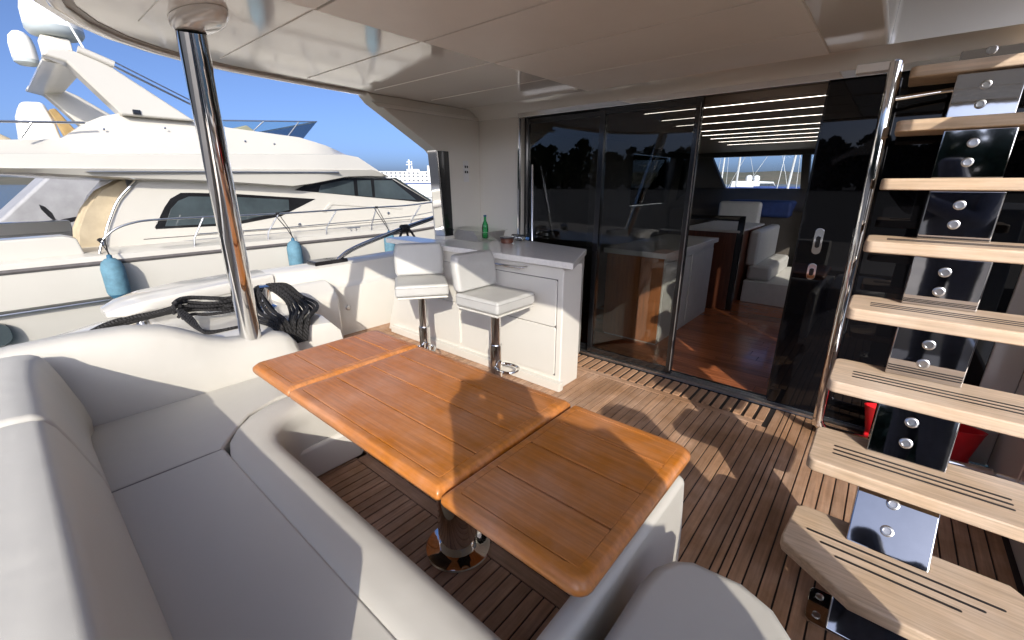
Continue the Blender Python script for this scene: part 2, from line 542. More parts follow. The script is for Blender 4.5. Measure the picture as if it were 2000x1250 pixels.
# cove between ceiling and front bulkhead
mb = MB()
mb.prism([(3.28, CZ - 0.001), (3.34, CZ - 0.012), (3.40, CZ - 0.04), (3.44, CZ - 0.085), (3.446, CZ - 0.10), (3.60, CZ - 0.10), (3.60, CZ - 0.001)], 'x', -3.40, 0.74)
mb.build('cove_moulding', M['gel'], ceiling)
mb = MB(); mb.box(-0.30, -0.12, 3.39, 3.443, CZ - 0.105, CZ - 0.06)
mb.build('cover_plate', M['lining'], ceiling, bevel=0.004)
# stair-well coaming above, with extra height and a cover added to shade it
mb = MB()
for (x0, x1, y0, y1) in ((-0.23, -0.17, 2.05, 3.36), (-0.23, 1.02, 3.36, 3.44), (-0.23, 1.02, 1.97, 2.05), (0.95, 1.02, 2.05, 3.36)):
    mb.box(x0, x1, y0, y1, CZ + 0.33, CZ + 1.15)
mb.box(-0.26, 1.05, 1.93, 2.75, CZ + 1.16, CZ + 1.20)
mb.build('stairwell_coaming', M['gel'], ceiling, bevel=0.015)

# ================================================================== side pillar and front bulkhead
mb = MB()
mb.prism([(2.19, 2.30), (2.25, 2.24), (2.86, 1.905), (2.905, 1.86), (2.955, 0.35), (3.60, 0.35), (3.60, 2.30)], 'x', -3.56, -3.40)
pillar = struct(mb, 'side_wall', M['gel'], bevel=0.012, seg=3)
mb = MB(); mb.prism([(2.20, 2.235), (2.26, 2.20), (3.46, 2.20), (3.46, 2.235)], 'x', -3.40, -3.378)
mb.build('cove_strip', M['gel'], pillar, bevel=0.006)
mb = MB(); mb.prism([(2.885, 1.895), (3.03, 1.895), (3.05, 1.08), (2.94, 1.08)], 'x', -3.53, -3.392)
mb.build('black_trim', M['black'], pillar, bevel=0.006)
mb = MB(); mb.prism([(2.868, 1.90), (2.885, 1.90), (2.938, 1.08), (2.921, 1.08)], 'x', -3.52, -3.388)
mb.build('chrome_trim', M['chrome'], pillar, bevel=0.004)
mb = MB(); mb.box(-3.40, -2.83, 3.46, 3.62, 0.0, 2.21)
struct(mb, 'bulkhead', M['gel'], bevel=0.01)
mb = MB(); mb.box(0.60, 0.74, 3.46, 3.62, 0.0, 2.21)
bulk2 = struct(mb, 'bulkhead', M['gel'], bevel=0.01)
# starboard side wall and coaming, plus two unseen wings added to block sun
mb = MB()
mb.prism([(2.86, 1.9), (2.19, 2.30), (3.62, 2.30), (3.62, 0.0), (2.95, 0.0)], 'x', 0.74, 0.90)
mb.box(0.74, 1.0, -0.6, 2.95, -0.9, 0.34)
mb.prism([(0.40, 0.30), (0.40, 1.30), (0.55, 1.42), (0.76, 1.36), (0.90, 0.80), (0.92, 0.30)], 'x', 0.76, 0.98)  # added wing out of view, shades the deck beside the table
mb.prism([(-0.62, 0.30), (-0.62, 1.32), (0.0, 1.32), (0.05, 1.20), (0.05, 0.30)], 'x', 0.76, 0.98)  # second added wing out of view, keeps sun off the chaise
struct(mb, 'side_wall', M['gel'], bevel=0.02, seg=3)

# ================================================================== port bulwark
SEC = [(-4.80, -1.3), (-4.78, 0.70), (-4.72, 0.765), (-4.45, 0.775), (-4.40, 0.75), (-4.375, 0.57), (-4.36, 0.55), (-4.31, 0.525), (-4.30, 0.50), (-4.30, -0.1), (-4.4, -1.3)]
bul_ys = [(1.52, -0.02), (1.62, 0.0), (2.2, 0.0), (3.0, 0.01), (4.5, 0.02), (7.0, 0.06), (10.0, 0.15), (14.0, 0.35)]
rings = []
for (yy, dz) in bul_ys:
    inset = max(0, (yy - 6)) ** 2 * 0.035
    rings.append([(px + inset, yy, pz + (dz if pz > 0 else 0)) for (px, pz) in SEC])
mb = MB(); mb.loft(rings)
bulwark = struct(mb, 'bulwark', M['gel'], sharp=30)
# the cap runs on aft as a wing
rings = []
for (yy, w0, w1, z0, z1) in ((0.36, -4.42, -4.14, 0.665, 0.70), (0.45, -4.50, -4.10, 0.655, 0.735), (0.62, -4.62, -4.12, 0.66, 0.755), (0.95, -4.72, -4.20, 0.665, 0.765), (1.30, -4.77, -4.30, 0.66, 0.765), (1.60, -4.78, -4.37, 0.62, 0.765)):
    rings.append([(px, yy, pz) for (px, pz) in rrect(w0, w1, z0, z1, min(0.028, (z1 - z0) * 0.45), 3)])
mb = MB(); mb.loft(rings); mb.build('bulwark_cap_wing', M['gel'], bulwark, sharp=35)
mb = MB(); mb.lathe([(0.045, 0.50), (0.042, 0.52), (0.040, 0.655), (0.046, 0.66)], (-4.27, 0.56, 0.0), 20)
mb.build('cap_post', M['chrome'], bulwark)
# black fairlead slot in the cap
mb = MB(); mb.prism(rrect(2.05, 2.42, 0.0, 0.05, 0.02, 3), 'x', -4.62, -4.44)
o = mb.build('fairlead', M['black'], bulwark); o.location.z += 0.762
# locker box against the bulwark
mb = MB()
mb.prism([(-4.31, -0.02), (-4.04, -0.02), (-4.04, 0.50), (-4.09, 0.57), (-4.20, 0.64), (-4.31, 0.66)], 'y', 1.66, 2.07)
mb.build('locker', M['gel'], bulwark, bevel=0.035, seg=4, sharp=60)
mb = MB(); mb.lathe([(0.028, 0), (0.03, 0.004), (0.022, 0.009), (0.010, 0.009), (0.009, 0.004)], (-4.298, 2.28, 0.30), 20, Matrix.Rotation(R(90), 3, 'Y'))
mb.build('shore_socket', M['steel'], bulwark)
# mooring station moulding behind the sofa
rings = []
for (yy, z0) in ((-0.6, 0.42), (0.1, 0.50), (0.35, 0.545), (0.9, 0.565), (1.35, 0.565), (1.50, 0.55), (1.57, 0.47), (1.62, 0.10), (1.63, -0.05)):
    rings.append([(-4.80, yy, -1.3), (-4.78, yy, z0 - 0.07), (-4.70, yy, z0 - 0.02), (-4.55, yy, z0), (-3.55, yy, z0 + 0.03), (-3.25, yy, z0 + 0.05), (-3.12, yy, z0 + 0.02), (-3.10, yy, z0 - 0.05), (-3.10, yy, -1.3)])
mb = MB(); mb.loft(rings)
struct(mb, 'mooring_platform', M['gel'], sharp=35)
# hull side below the stern
mb = MB(); mb.box(-4.78, 1.0, -0.95, -0.60, -1.3, -0.02); mb.box(-3.1, 0.74, -0.6, 3.6, -0.9, -0.09)
struct(mb, 'hull', M['gel'])

# ================================================================== saloon seen through the doors
mb = MB(); mb.box(-3.30, 0.95, 3.62, 9.6, -0.06, -0.012)
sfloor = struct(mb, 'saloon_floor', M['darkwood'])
yy = 3.63
while yy < 7.4:
    xx = -2.6 + random.uniform(-0.5, 0)
    while xx < 0.5:
        L_ = random.uniform(0.8, 1.5)
        b = MB(); b.box(xx, min(xx + L_, 0.6) - 0.003, yy, yy + 0.117, -0.02, 0.0)
        b.build('floor_board', M['saloon_wood'], sfloor, bevel=0.001, seg=1)
        xx += L_
    yy += 0.12
mb = MB(); mb.box(-3.35, 0.95, 3.62, 9.7, 2.16, 2.28)
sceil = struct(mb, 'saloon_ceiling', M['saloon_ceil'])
for i, (ly, lx0) in enumerate(((3.80, -1.75), (4.30, -1.80), (4.80, -1.85), (5.45, -1.9), (5.95, -1.95), (6.45, -2.0), (7.0, -2.05), (7.6, -2.1))):
    b = MB(); b.box(lx0, 0.40, ly, ly + 0.004, 2.159, 2.165)
    b.build('light_strip', M['led'], sceil)
# port wall of saloon: sill, header, pillars; panes in the openings
mb = MB()
mb.box(-3.42, -3.30, 3.62, 10.4, 0, 1.22); mb.box(-3.42, -3.30, 3.62, 10.4, 2.06, 2.2)
mb.box(-3.42, -3.30, 3.62, 6.9, 1.22, 2.06)
mb.prism([(8.55, 1.22), (8.95, 1.22), (9.15, 2.06), (8.75, 2.06)], 'x', -3.42, -3.30)
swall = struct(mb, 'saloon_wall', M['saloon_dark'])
for (a, b2) in ((6.9, 8.6), (9.0, 10.4)):
    b = MB(); b.box(-3.37, -3.36, a, b2, 1.23, 2.05); b.build('window_pane', M['clear'], swall)
mb = MB()
mb.box(0.90, 1.0, 3.62, 10.4, 0, 1.25); mb.box(0.90, 1.0, 3.62, 10.4, 2.0, 2.2); mb.box(0.90, 1.0, 3.62, 5.2, 1.25, 2.0)
struct(mb, 'saloon_wall', M['saloon_dark'])
# windscreen wall
mb = MB()
mb.box(-3.42, 1.0, 9.55, 9.7, 0, 1.50); mb.box(-3.42, 1.0, 9.45, 9.7, 2.08, 2.2)
mb.prism([(-3.42, 1.4), (-2.52, 1.4), (-2.90, 2.1), (-3.42, 2.1)], 'y', 9.55, 9.68)
mb.prism([(-1.28, 1.4), (-1.16, 1.4), (-1.24, 2.1), (-1.36, 2.1)], 'y', 9.52, 9.68)
mb.prism([(0.2, 1.4), (1.0, 1.4), (1.0, 2.1), (0.5, 2.1)], 'y', 9.55, 9.68)
wwall = struct(mb, 'windscreen_wall', M['saloon_dark'])
for (a, b2) in ((-2.9, -1.26), (-1.24, 0.5)):
    b = MB(); b.box(a, b2, 9.61, 9.62, 1.45, 2.09); b.build('window_pane', M['clear'], wwall)

t = thing('galley_cabinet', 'white topped galley cabinet with wooden end seen through the left glass door', 'cabinet', (-1.85, 4.85, 0))
mb = MB(); mb.box(-2.16, -1.57, 4.12, 5.72, 0.0, 0.90); mb.build('carcass', M['saloon_pale'], t, bevel=0.006)
mb = MB(); mb.box(-2.17, -1.80, 4.105, 4.119, 0.02, 0.90); mb.build('end_panel', M['walnut'], t, bevel=0.003)
mb = MB(); mb.box(-1.795, -1.56, 4.105, 4.119, 0.02, 0.90); mb.build('end_panel', M['walnut'], t, bevel=0.003)
mb = MB(); mb.box(-2.20, -1.53, 4.07, 5.75, 0.902, 0.955); mb.build('worktop', M['porcelain'], t, bevel=0.006)
for k in range(2):
    mb = MB(); mb.box(-1.569, -1.556, 4.16 + 0.78 * k, 4.90 + 0.78 * k, 0.06, 0.84); mb.build('drawer_front', M['saloon_pale'], t, bevel=0.003)
t = thing('dining_cabinet', 'dark red wood cabinet with pale top behind the white topped one', 'cabinet', (-1.75, 6.6, 0))
mb = MB(); mb.box(-2.05, -1.40, 6.0, 7.35, 0.0, 1.0); mb.build('carcass', M['darkwood'], t, bevel=0.008)
mb = MB(); mb.box(-2.08, -1.36, 5.96, 7.38, 1.002, 1.03); mb.build('top', M['saloon_pale'], t, bevel=0.006)
mb = MB(); mb.box(-1.40, -1.33, 6.0, 6.07, 0.0, 1.2); mb.box(-2.1, -1.33, 6.0, 6.05, 1.14, 1.2); mb.build('screen_frame', M['black'], t, bevel=0.01)
t = thing('saloon_sofa', 'pale saloon sofa with raised platform beyond the open doorway', 'sofa', (-1.0, 7.3, 0))
mb = MB(); mb.box(-1.36, -0.15, 6.6, 8.2, 0.0, 0.30); mb.build('platform', M['saloon_pale'], t, bevel=0.01)
mb = MB(); mb.box(-1.35, -1.05, 6.65, 8.0, 0.302, 0.52); mb.build('seat', M['vinyl_l'], t, bevel=0.05, seg=4)
mb = MB(); mb.box(-1.39, -1.25, 6.65, 8.0, 0.5, 0.98); mb.build('backrest', M['vinyl_l'], t, bevel=0.04, seg=4)
t = thing('helm_console', 'dark helm console with navy cover under the windscreen', 'console', (-1.2, 9.0, 0))
mb = MB(); mb.prism([(8.55, 0.0), (8.55, 1.15), (8.75, 1.25), (9.52, 1.50), (9.52, 0.0)], 'x', -3.25, 0.85); mb.build('dashboard', M['saloon_dark'], t, bevel=0.03)
mb = MB(); mb.box(-2.2, -1.2, 8.42, 8.9, 1.05, 1.32); mb.build('cover', M['navy'], t, bevel=0.06, seg=3)
for i, (hx, lab) in enumerate(((-1.95, 'pale backed helm seat nearest the port side window'), (-0.62, 'grey backed helm seat right of the navy covered console'))):
    t = thing('helm_chair', lab, 'chair', (hx, 7.95, 0), group='helm seats in the saloon')
    mb = MB(); mb.box(hx - 0.33, hx + 0.33, 8.25, 8.4, 0.75, 1.30); mb.build('backrest', M['saloon_pale'] if i == 0 else M['vinyl'], t, bevel=0.05, seg=4)
    mb = MB(); mb.box(hx - 0.33, hx + 0.33, 8.35, 8.54, 0.302, 0.76); mb.build('base', M['black'], t, bevel=0.02)
t = thing('refrigerator', 'tall dark fridge with long curved steel handle behind the glass', 'fridge', (-2.95, 5.2, 0))
mb = MB(); mb.box(-3.29, -2.72, 4.6, 5.6, 0.0, 2.1); mb.build('body', M['saloon_dark'], t, bevel=0.01)
mb = MB(); mb.tube(smooth_path([(-2.70, 4.75, 1.0), (-2.65, 4.75, 1.15), (-2.63, 4.75, 1.4), (-2.65, 4.75, 1.65), (-2.70, 4.75, 1.8)]), 0.014, 8); mb.build('handle', M['steel'], t)

# ================================================================== glass doors
def framed_pane(name, label, x0, x1, y0, y1, z0, z1, fw, gm, extra=None):
    t = thing(name, label, 'door', ((x0 + x1) / 2, (y0 + y1) / 2, z0))
    b = MB(); b.box(x0, x0 + fw, y0, y1, z0, z1); b.build('stile', M['black'], t, bevel=0.004)
    b = MB(); b.box(x1 - fw, x1, y0, y1, z0, z1); b.build('stile', M['black'], t, bevel=0.004)
    b = MB(); b.box(x0 + fw, x1 - fw, y0 + 0.002, y1 - 0.002, z1 - fw, z1); b.build('top_rail', M['black'], t, bevel=0.004)
    b = MB(); b.box(x0 + fw, x1 - fw, y0 + 0.002, y1 - 0.002, z0, z0 + fw); b.build('bottom_rail', M['black'], t, bevel=0.004)
    ym = (y0 + y1) / 2
    b = MB(); b.box(x0 + fw - 0.003, x1 - fw + 0.003, ym - 0.004, ym + 0.004, z0 + fw - 0.003, z1 - fw + 0.003); b.build('pane', gm, t)
    return t


framed_pane('fixed_glass_door', 'leftmost tinted glass door panel beside the bar counter', -2.82, -1.94, 3.50, 3.53, 0.03, 2.19, 0.055, M['glass'])
dr = framed_pane('sliding_glass_door', 'middle tinted sliding glass door edging the open doorway', -1.985, -1.155, 3.46, 3.495, 0.03, 2.19, 0.05, M['glass'])
mb = MB(); mb.tube([(-1.165, 3.452, 0.06), (-1.165, 3.452, 2.15)], 0.005, 8); mb.build('seal_edge', M['rubber'], dr)
t = thing('dark_glass_door', 'black mirror glass door panel with oval handle right of the open doorway', 'door', (0.1, 3.48, 0.03))
mb = MB(); mb.box(-0.42, 0.60, 3.47, 3.50, 0.03, 2.19); mb.build('pane', M['darkglass'], t, bevel=0.003)
mb = MB(); mb.box(-0.435, -0.36, 3.505, 3.54, 0.03, 2.19); mb.build('stile', M['black'], t, bevel=0.003)
for (hz, hh) in ((1.235, 0.085), (1.035, 0.055)):
    mb = MB(); mb.prism(rrect(-0.338, -0.288, hz - hh, hz + hh, 0.0245, 5), 'y', 3.462, 3.4695); pl = mb.build('handle_plate', M['chrome'], t, bevel=0.002)
    mb = MB(); mb.prism(rrect(-0.326, -0.300, hz - hh * 0.5, hz + hh * 0.4, 0.0125, 5), 'y', 3.459, 3.4619); mb.build('finger_recess', M['black'], pl)
# door frame and track
t = thing('door_frame', 'steel and black frame with floor track around the sliding glass doors', 'frame', (-1.1, 3.5, 0))
mb = MB(); mb.box(-2.83, 0.60, 3.45, 3.56, 2.192, 2.208); mb.build('head', M['black'], t)
mb = MB(); mb.box(-2.85, 0.60, 3.43, 3.445, 2.185, 2.235); mb.build('head_trim', M['chrome'], t, bevel=0.004)
mb = MB(); mb.box(-2.85, -2.828, 3.43, 3.459, 0.0, 2.184); mb.build('jamb_trim', M['chrome'], t, bevel=0.004)
for k in range(5):
    mb = MB(); mb.box(-2.8, 0.58, 3.434 + 0.024 * k, 3.444 + 0.024 * k, 0.0, 0.024 - (k % 2) * 0.006); mb.build('track_rail', M['steel'], t, bevel=0.002)
mb = MB(); mb.box(-2.83, 0.60, 3.425, 3.62, -0.015, 0.004); mb.build('sill', M['black'], t)

# ================================================================== bar counter
t = thing('bar_counter', 'white bar counter with pale worktop, drawers and chrome towel rail behind the stools', 'bar', (-2.8, 2.9, 0))
mb = MB(); mb.prism([(-4.12, 0.0), (-1.75, 0.0), (-1.75, 1.0), (-3.86, 1.0), (-3.88, 0.64)], 'y', 2.65, 2.92)
mb.build('carcass', M['gel'], t, bevel=0.012, seg=3)
mb = MB(); mb.prism([(-3.37, 2.925), (-1.80, 2.925), (-1.90, 3.10), (-2.0, 3.36), (-3.37, 3.40)], 'z', 0.05, 0.998)
mb.build('back_cabinet', M['gel'], t, bevel=0.01)
mb = MB(); mb.prism([(-1.64, 2.605), (-1.93, 3.27), (-2.80, 3.42), (-3.385, 3.44), (-3.385, 2.86), (-3.92, 2.86), (-3.96, 2.605)], 'z', 1.003, 1.053)
mb.build('worktop', M['porcelain'], t, bevel=0.008, seg=3)
for (x0, x1, z0, z1) in ((-2.86, -1.80, 0.115, 0.522), (-2.86, -1.80, 0.528, 0.90), (-3.66, -2.90, 0.115, 0.522), (-3.66, -2.90, 0.528, 0.90)):
    mb = MB(); mb.prism(rrect(x0, x1, z0, z1, 0.02, 3), 'y', 2.634, 2.652)
    mb.build('drawer_front', M['gel'], t, bevel=0.004)
mb = MB(); mb.box(-2.864, -1.796, 2.6475, 2.6495, 0.111, 0.904); mb.build('drawer_recess', M['rubber'], t)
mb = MB(); mb.box(-4.0, -1.72, 2.60, 2.66, 0.001, 0.075); mb.build('toe_kick', M['gel'], t, bevel=0.008)
mb = MB(); mb.tube(smooth_path([(-2.62, 2.648, 0.965), (-2.60, 2.60, 0.965), (-2.56, 2.588, 0.965), (-2.16, 2.588, 0.965), (-2.12, 2.60, 0.965), (-2.10, 2.648, 0.965)], 4), 0.011, 10); mb.build('towel_rail', M['chrome'], t)

# things on the worktop
t = thing('plastic_tray', 'clear plastic tray on the worktop behind the left stool', 'tray', (-3.15, 3.15, 1.053))
rings = []
for (s, z) in ((0.05, 1.0545), (0.80, 1.0545), (0.84, 1.06), (0.97, 1.15), (1.0, 1.155), (1.06, 1.156)):
    rings.append([(-3.12 + px * s, 3.14 + pz * s, z) for (px, pz) in rrect(-0.26, 0.26, -0.17, 0.17, 0.05, 4)])
mb = MB(); mb.loft(rings, cap=False); mb.build('tray', M['plastic'], t)
t = thing('glass_bottle', 'small green glass bottle standing in the plastic tray', 'bottle', (-3.1, 3.22, 1.057))
mb = MB(); mb.lathe([(0.028, 0.0), (0.033, 0.006), (0.033, 0.11), (0.030, 0.135), (0.014, 0.175), (0.012, 0.21), (0.013, 0.212)], (-3.1, 3.22, 1.0605), 20); mb.build('body', M['green'], t)
mb = MB(); mb.lathe([(0.014, 0), (0.015, 0.004), (0.015, 0.016), (0.013, 0.018)], (-3.1, 3.22, 1.2735), 16); mb.build('cap', M['fender_d'], t)
t = thing('water_bottle', 'clear water bottle lying at the right end of the tray', 'bottle', (-2.86, 3.22, 1.054))
mb = MB(); mb.lathe([(0.03, 0), (0.032, 0.01), (0.032, 0.13), (0.012, 0.16), (0.012, 0.175)], (-2.80, 3.30, 1.087), 16, Matrix.Rotation(R(90), 3, 'Y')); mb.build('body', M['clear'], t)
mb = MB(); mb.lathe([(0.014, 0.176), (0.014, 0.20)], (-2.80, 3.30, 1.087), 12, Matrix.Rotation(R(90), 3, 'Y')); mb.build('cap', M['bluecap'], t)
t = thing('ashtray', 'round black lidded pot beside the tray on the worktop', 'pot', (-2.72, 3.12, 1.053))
mb = MB(); mb.lathe([(0.055, 0), (0.06, 0.005), (0.062, 0.04), (0.058, 0.045)], (-2.72, 3.12, 1.0535), 24); mb.build('pot', M['darkwood'], t)
mb = MB(); mb.lathe([(0.066, 0.046), (0.068, 0.05), (0.066, 0.058), (0.02, 0.062)], (-2.72, 3.12, 1.0535), 24); mb.build('lid', M['black'], t)
mb = MB(); mb.tube([(-2.585, 3.34, 1.062), (-2.68, 3.452, 1.765)], 0.0095, 10)
tag(mb.build('chrome_rod', M['chrome']), 'thin chrome rod leaning on the left glass door behind the bar', 'rod')
t = thing('switch_panel', 'steel socket and switch plate on the white port pillar', 'switch panel', (-3.4, 3.26, 1.7))
mb = MB(); mb.prism(rrect(3.225, 3.295, 1.61, 1.815, 0.006, 2), 'x', -3.3995, -3.393); pl = mb.build('plate', M['steel'], t, bevel=0.001)
for k in range(4):
    cy = 3.246 + 0.028 * (k % 2); cz = 1.757 - 0.05 * (k // 2)
    mb = MB(); mb.box(-3.3928, -3.389, cy - 0.008, cy + 0.008, cz - 0.012, cz + 0.012); mb.build('switch', M['black'], t, bevel=0.001)
mb = MB(); mb.lathe([(0.016, 0), (0.017, 0.003), (0.008, 0.004)], (-3.3928, 3.26, 1.645), 16, Matrix.Rotation(R(90), 3, 'Y')); mb.build('socket', M['steel'], t)

# ================================================================== stools
def stool(loc, rz, label):
    t = thing('bar_stool', label, 'bar stool', loc, rz, 'bar stools at the white counter')
    zt = 0.82; w = 0.215
    b = MB(); b.box(-w, w, -w, w, zt - 0.098, zt); b.build('seat', M['vinyl_l'], t, bevel=0.024, seg=4, local=True, sharp=70)
    b = MB(); b.box(-w + 0.01, w - 0.01, -w + 0.01, w - 0.01, zt - 0.118, zt - 0.100); b.build('seat_pan', M['vinyl'], t, bevel=0.008, local=True)
    rings = []
    for (z, lean, hw) in ((zt + 0.006, 0.0, w - 0.005), (zt + 0.05, -0.008, w), (zt + 0.20, -0.03, w), (zt + 0.275, -0.04, w - 0.02)):
        ring = []
        for (px, pz) in rrect(-hw, hw, -0.045, 0.045, 0.04, 4):
            ring.append((-w + 0.0 + lean + pz - 0.025 * (1 - (px / w) ** 2) * 1.0 + 0.02, px, z))
        rings.append(ring)
    b = MB(); b.loft(rings); b.build('backrest', M['vinyl_l'], t, bevel=0.02, seg=3, angle=50, local=True, sharp=75)
    ring = [(px, py, zt - 0.0235) for (px, py) in rrect(-w - 0.0003, w + 0.0003, -w - 0.0003, w + 0.0003, 0.022, 4)]
    b = MB(); b.tube(ring, 0.0022, 6, closed=True); b.build('seam', M['thread'], t, local=True)
    b = MB(); b.box(-w - 0.03, -w + 0.12, -0.05, 0.05, zt - 0.145, zt - 0.136); b.build('back_bracket', M['steel'], t, local=True)
    b = MB(); b.lathe([(0.047, 0.02), (0.047, 0.40), (0.046, 0.405)], (0, 0, 0), 24); b.build('outer_column', M['chrome'], t, local=True)
    b = MB(); b.lathe([(0.038, 0.40), (0.038, zt - 0.136)], (0, 0, 0), 24); b.build('inner_column', M['chrome'], t, local=True)
    b = MB(); b.lathe([(0.13, 0.001), (0.135, 0.006), (0.125, 0.014), (0.06, 0.024), (0.047, 0.03)], (0, 0, 0), 32); b.build('base', M['chrome'], t, local=True)
    pts = smooth_path([(0.03, -0.055, 0.235), (0.10, -0.075, 0.235), (0.18, -0.06, 0.235), (0.205, 0, 0.235), (0.18, 0.06, 0.235), (0.10, 0.075, 0.235), (0.03, 0.055, 0.235)], 5)
    b = MB(); b.tube(pts, 0.010, 8); b.build('footrest', M['chrome'], t, local=True)
    return t


stool((-2.12, 2.30, 0), 0.0, 'right hand bar stool with its pale back turned to the port side')
stool((-2.90, 2.22, 0), R(-36), 'left hand bar stool, partly behind the other, facing the table')

# ================================================================== dining table
t = thing('dining_table', 'varnished orange teak folding table on a chrome pedestal', 'table', (-1.4, 1.08, 0))
ZT = 0.68
def leaf(x0, x1, y0, y1, zt, name='leaf', rl=False, rr=False):
    r = 0.045
    rim = 0.045
    lf = MB()
    lf.box(x0 + rim, x1 - rim, y0 + rim, y1 - rim, zt - 0.05, zt - 0.016)
    lo = lf.build(name, M['table_rim'], t)
    # frame round the boards, corners rounded at the free ends
    def frame_ring(ins, z):
        pts = []
        for (cx, cy, sx, sy, rd) in ((x1, y1, 1, 1, rr), (x0, y1, -1, 1, rl), (x0, y0, -1, -1, rl), (x1, y0, 1, -1, rr)):
            rad = (r if rd else 0.012)
            a0 = {(1, 1): 0, (-1, 1): 90, (-1, -1): 180, (1, -1): 270}[(sx, sy)]
            for k in range(5):
                a = R(a0 + 22.5 * k)
                pts.append((cx - sx * (rad + ins) + rad * math.cos(a), cy - sy * (rad + ins) + rad * math.sin(a), z))
        return pts
    rings = [frame_ring(rim, zt - 0.055), frame_ring(0.016, zt - 0.055), frame_ring(0.004, zt - 0.045), frame_ring(0.0, zt - 0.033), frame_ring(0.002, zt - 0.018), frame_ring(0.016, zt - 0.0035), frame_ring(0.022, zt - 0.0015), frame_ring(rim, zt - 0.0015), frame_ring(rim, zt - 0.055)]
    b = MB(); b.loft(rings, cap=False); b.build('edge_frame', M['table_rim'], lo, sharp=55)
    ycuts = [y0 + rim + 0.001, 0.918, 1.108, 1.292, y1 - rim - 0.001]
    for a, b2 in zip(ycuts[:-1], ycuts[1:]):
        bb = MB(); bb.box(x0 + rim + 0.001, x1 - rim - 0.001, a + 0.0032, b2 - 0.0032, zt - 0.03, zt)
        bb.build('board', M['table'], lo, bevel=0.003, seg=2)
leaf(-2.445, -1.978, 0.70, 1.475, ZT, rl=True)
leaf(-1.972, -0.905, 0.70, 1.475, ZT)
leaf(-0.897, -0.370, 0.70, 1.475, ZT - 0.004, rr=True)
mb = MB(); mb.box(-1.75, -0.95, 0.88, 1.26, ZT - 0.085, ZT - 0.056); mb.build('under_frame', M['black'], t, bevel=0.004)
mb = MB(); mb.lathe([(0.088, 0.02), (0.088, 0.34), (0.086, 0.345)], (-1.21, 1.04, 0), 36); mb.build('outer_column', M['chrome'], t)
mb = MB(); mb.lathe([(0.072, 0.345), (0.072, ZT - 0.086)], (-1.21, 1.04, 0), 36); mb.build('inner_column', M['chrome'], t)
mb = MB(); mb.lathe([(0.148, 0.001), (0.15, 0.006), (0.146, 0.012), (0.10, 0.016), (0.088, 0.022)], (-1.21, 1.04, 0), 48); mb.build('base', M['chrome'], t)

# ================================================================== sofa
t = thing('sofa', 'grey vinyl corner sofa wrapping round the aft side of the table', 'sofa', (-2.0, 0.2, 0))
SB = 0.455
mb = MB(); mb.box(-2.10 + 0.0015, -0.36, 0.03, 0.436, 0.20, SB - 0.008); mb.build('seat_cushion', M['vinyl'], t, bevel=0.012, seg=4, sharp=60)
mb = MB(); mb.prism([(-2.80, 0.03), (-2.103, 0.03), (-2.103, 0.43), (-2.20, 0.50), (-2.34, 0.62), (-2.42, 0.80), (-2.42, 1.16), (-2.80, 1.16)], 'z', 0.20, SB - 0.008)
mb.build('corner_cushion', M['vinyl'], t, bevel=0.012, seg=4, sharp=60)
# front bolster following the seat edge
arc = [(-0.34, 0.53), (-1.9, 0.53), (-2.0, 0.535), (-2.09, 0.56), (-2.17, 0.61), (-2.24, 0.68), (-2.285, 0.77), (-2.30, 0.87), (-2.30, 1.14)]
sec = [(0.10, 0.10), (0.102, SB - 0.03), (0.100, SB - 0.016), (0.090, SB - 0.009), (0.05, SB - 0.005), (0.0, SB - 0.002), (-0.05, SB - 0.003), (-0.082, SB - 0.015), (-0.099, SB - 0.04), (-0.105, SB - 0.08), (-0.105, 0.10)]
mb = MB(); mb.sweep(sec, arc); mb.build('front_bolster', M['vinyl'], t, bevel=0.0, sharp=70)
mb = MB(); mb.sweep(rrect(-0.045, 0.10, 0.0, 0.16, 0.01, 2), arc); mb.build('plinth', M['gel'], t, sharp=50)
# raised white step under the return
mb = MB(); mb.prism([(-2.5, 0.66), (-2.20, 0.66), (-2.17, 0.70), (-2.17, 1.13), (-2.22, 1.19), (-2.5, 1.19)], 'z', 0.0, 0.205); mb.build('locker_step', M['gel'], t, bevel=0.02, seg=3)
# main backrest: fat rounded bolster
sec = [(0.02, 0.36), (0.042, 0.44), (0.046, 0.50), (0.035, 0.58), (-0.005, 0.74), (-0.03, 0.82), (-0.05, 0.852), (-0.075, 0.866), (-0.12, 0.871), (-0.22, 0.867), (-0.31, 0.845), (-0.36, 0.79), (-0.375, 0.68), (-0.375, 0.10), (0.0, 0.10)]
P0 = [(-0.50, 0.0), (-1.99, 0.0)]
mb = MB(); mb.sweep([(-u, v) for (u, v) in sec], P0); mb.build('backrest', M['vinyl'], t, bevel=0.012, seg=3, angle=60, sharp=45)
P1 = [(-2.0, 0.0), (-2.45, 0.0), (-2.68, 0.012), (-2.78, 0.04)]
mb = MB(); mb.sweep([(-u * 1.02, v * 1.01) for (u, v) in sec], P1); mb.build('corner_backrest', M['vinyl'], t, bevel=0.03, seg=4, angle=60, sharp=45)
for (nm, pp) in (('seat_seam', [(-2.1015, 0.045, SB - 0.011), (-2.1015, 0.425, SB - 0.011)]),):
    b = MB(); b.tube(pp, 0.0022, 6); b.build(nm, M['thread'], t)
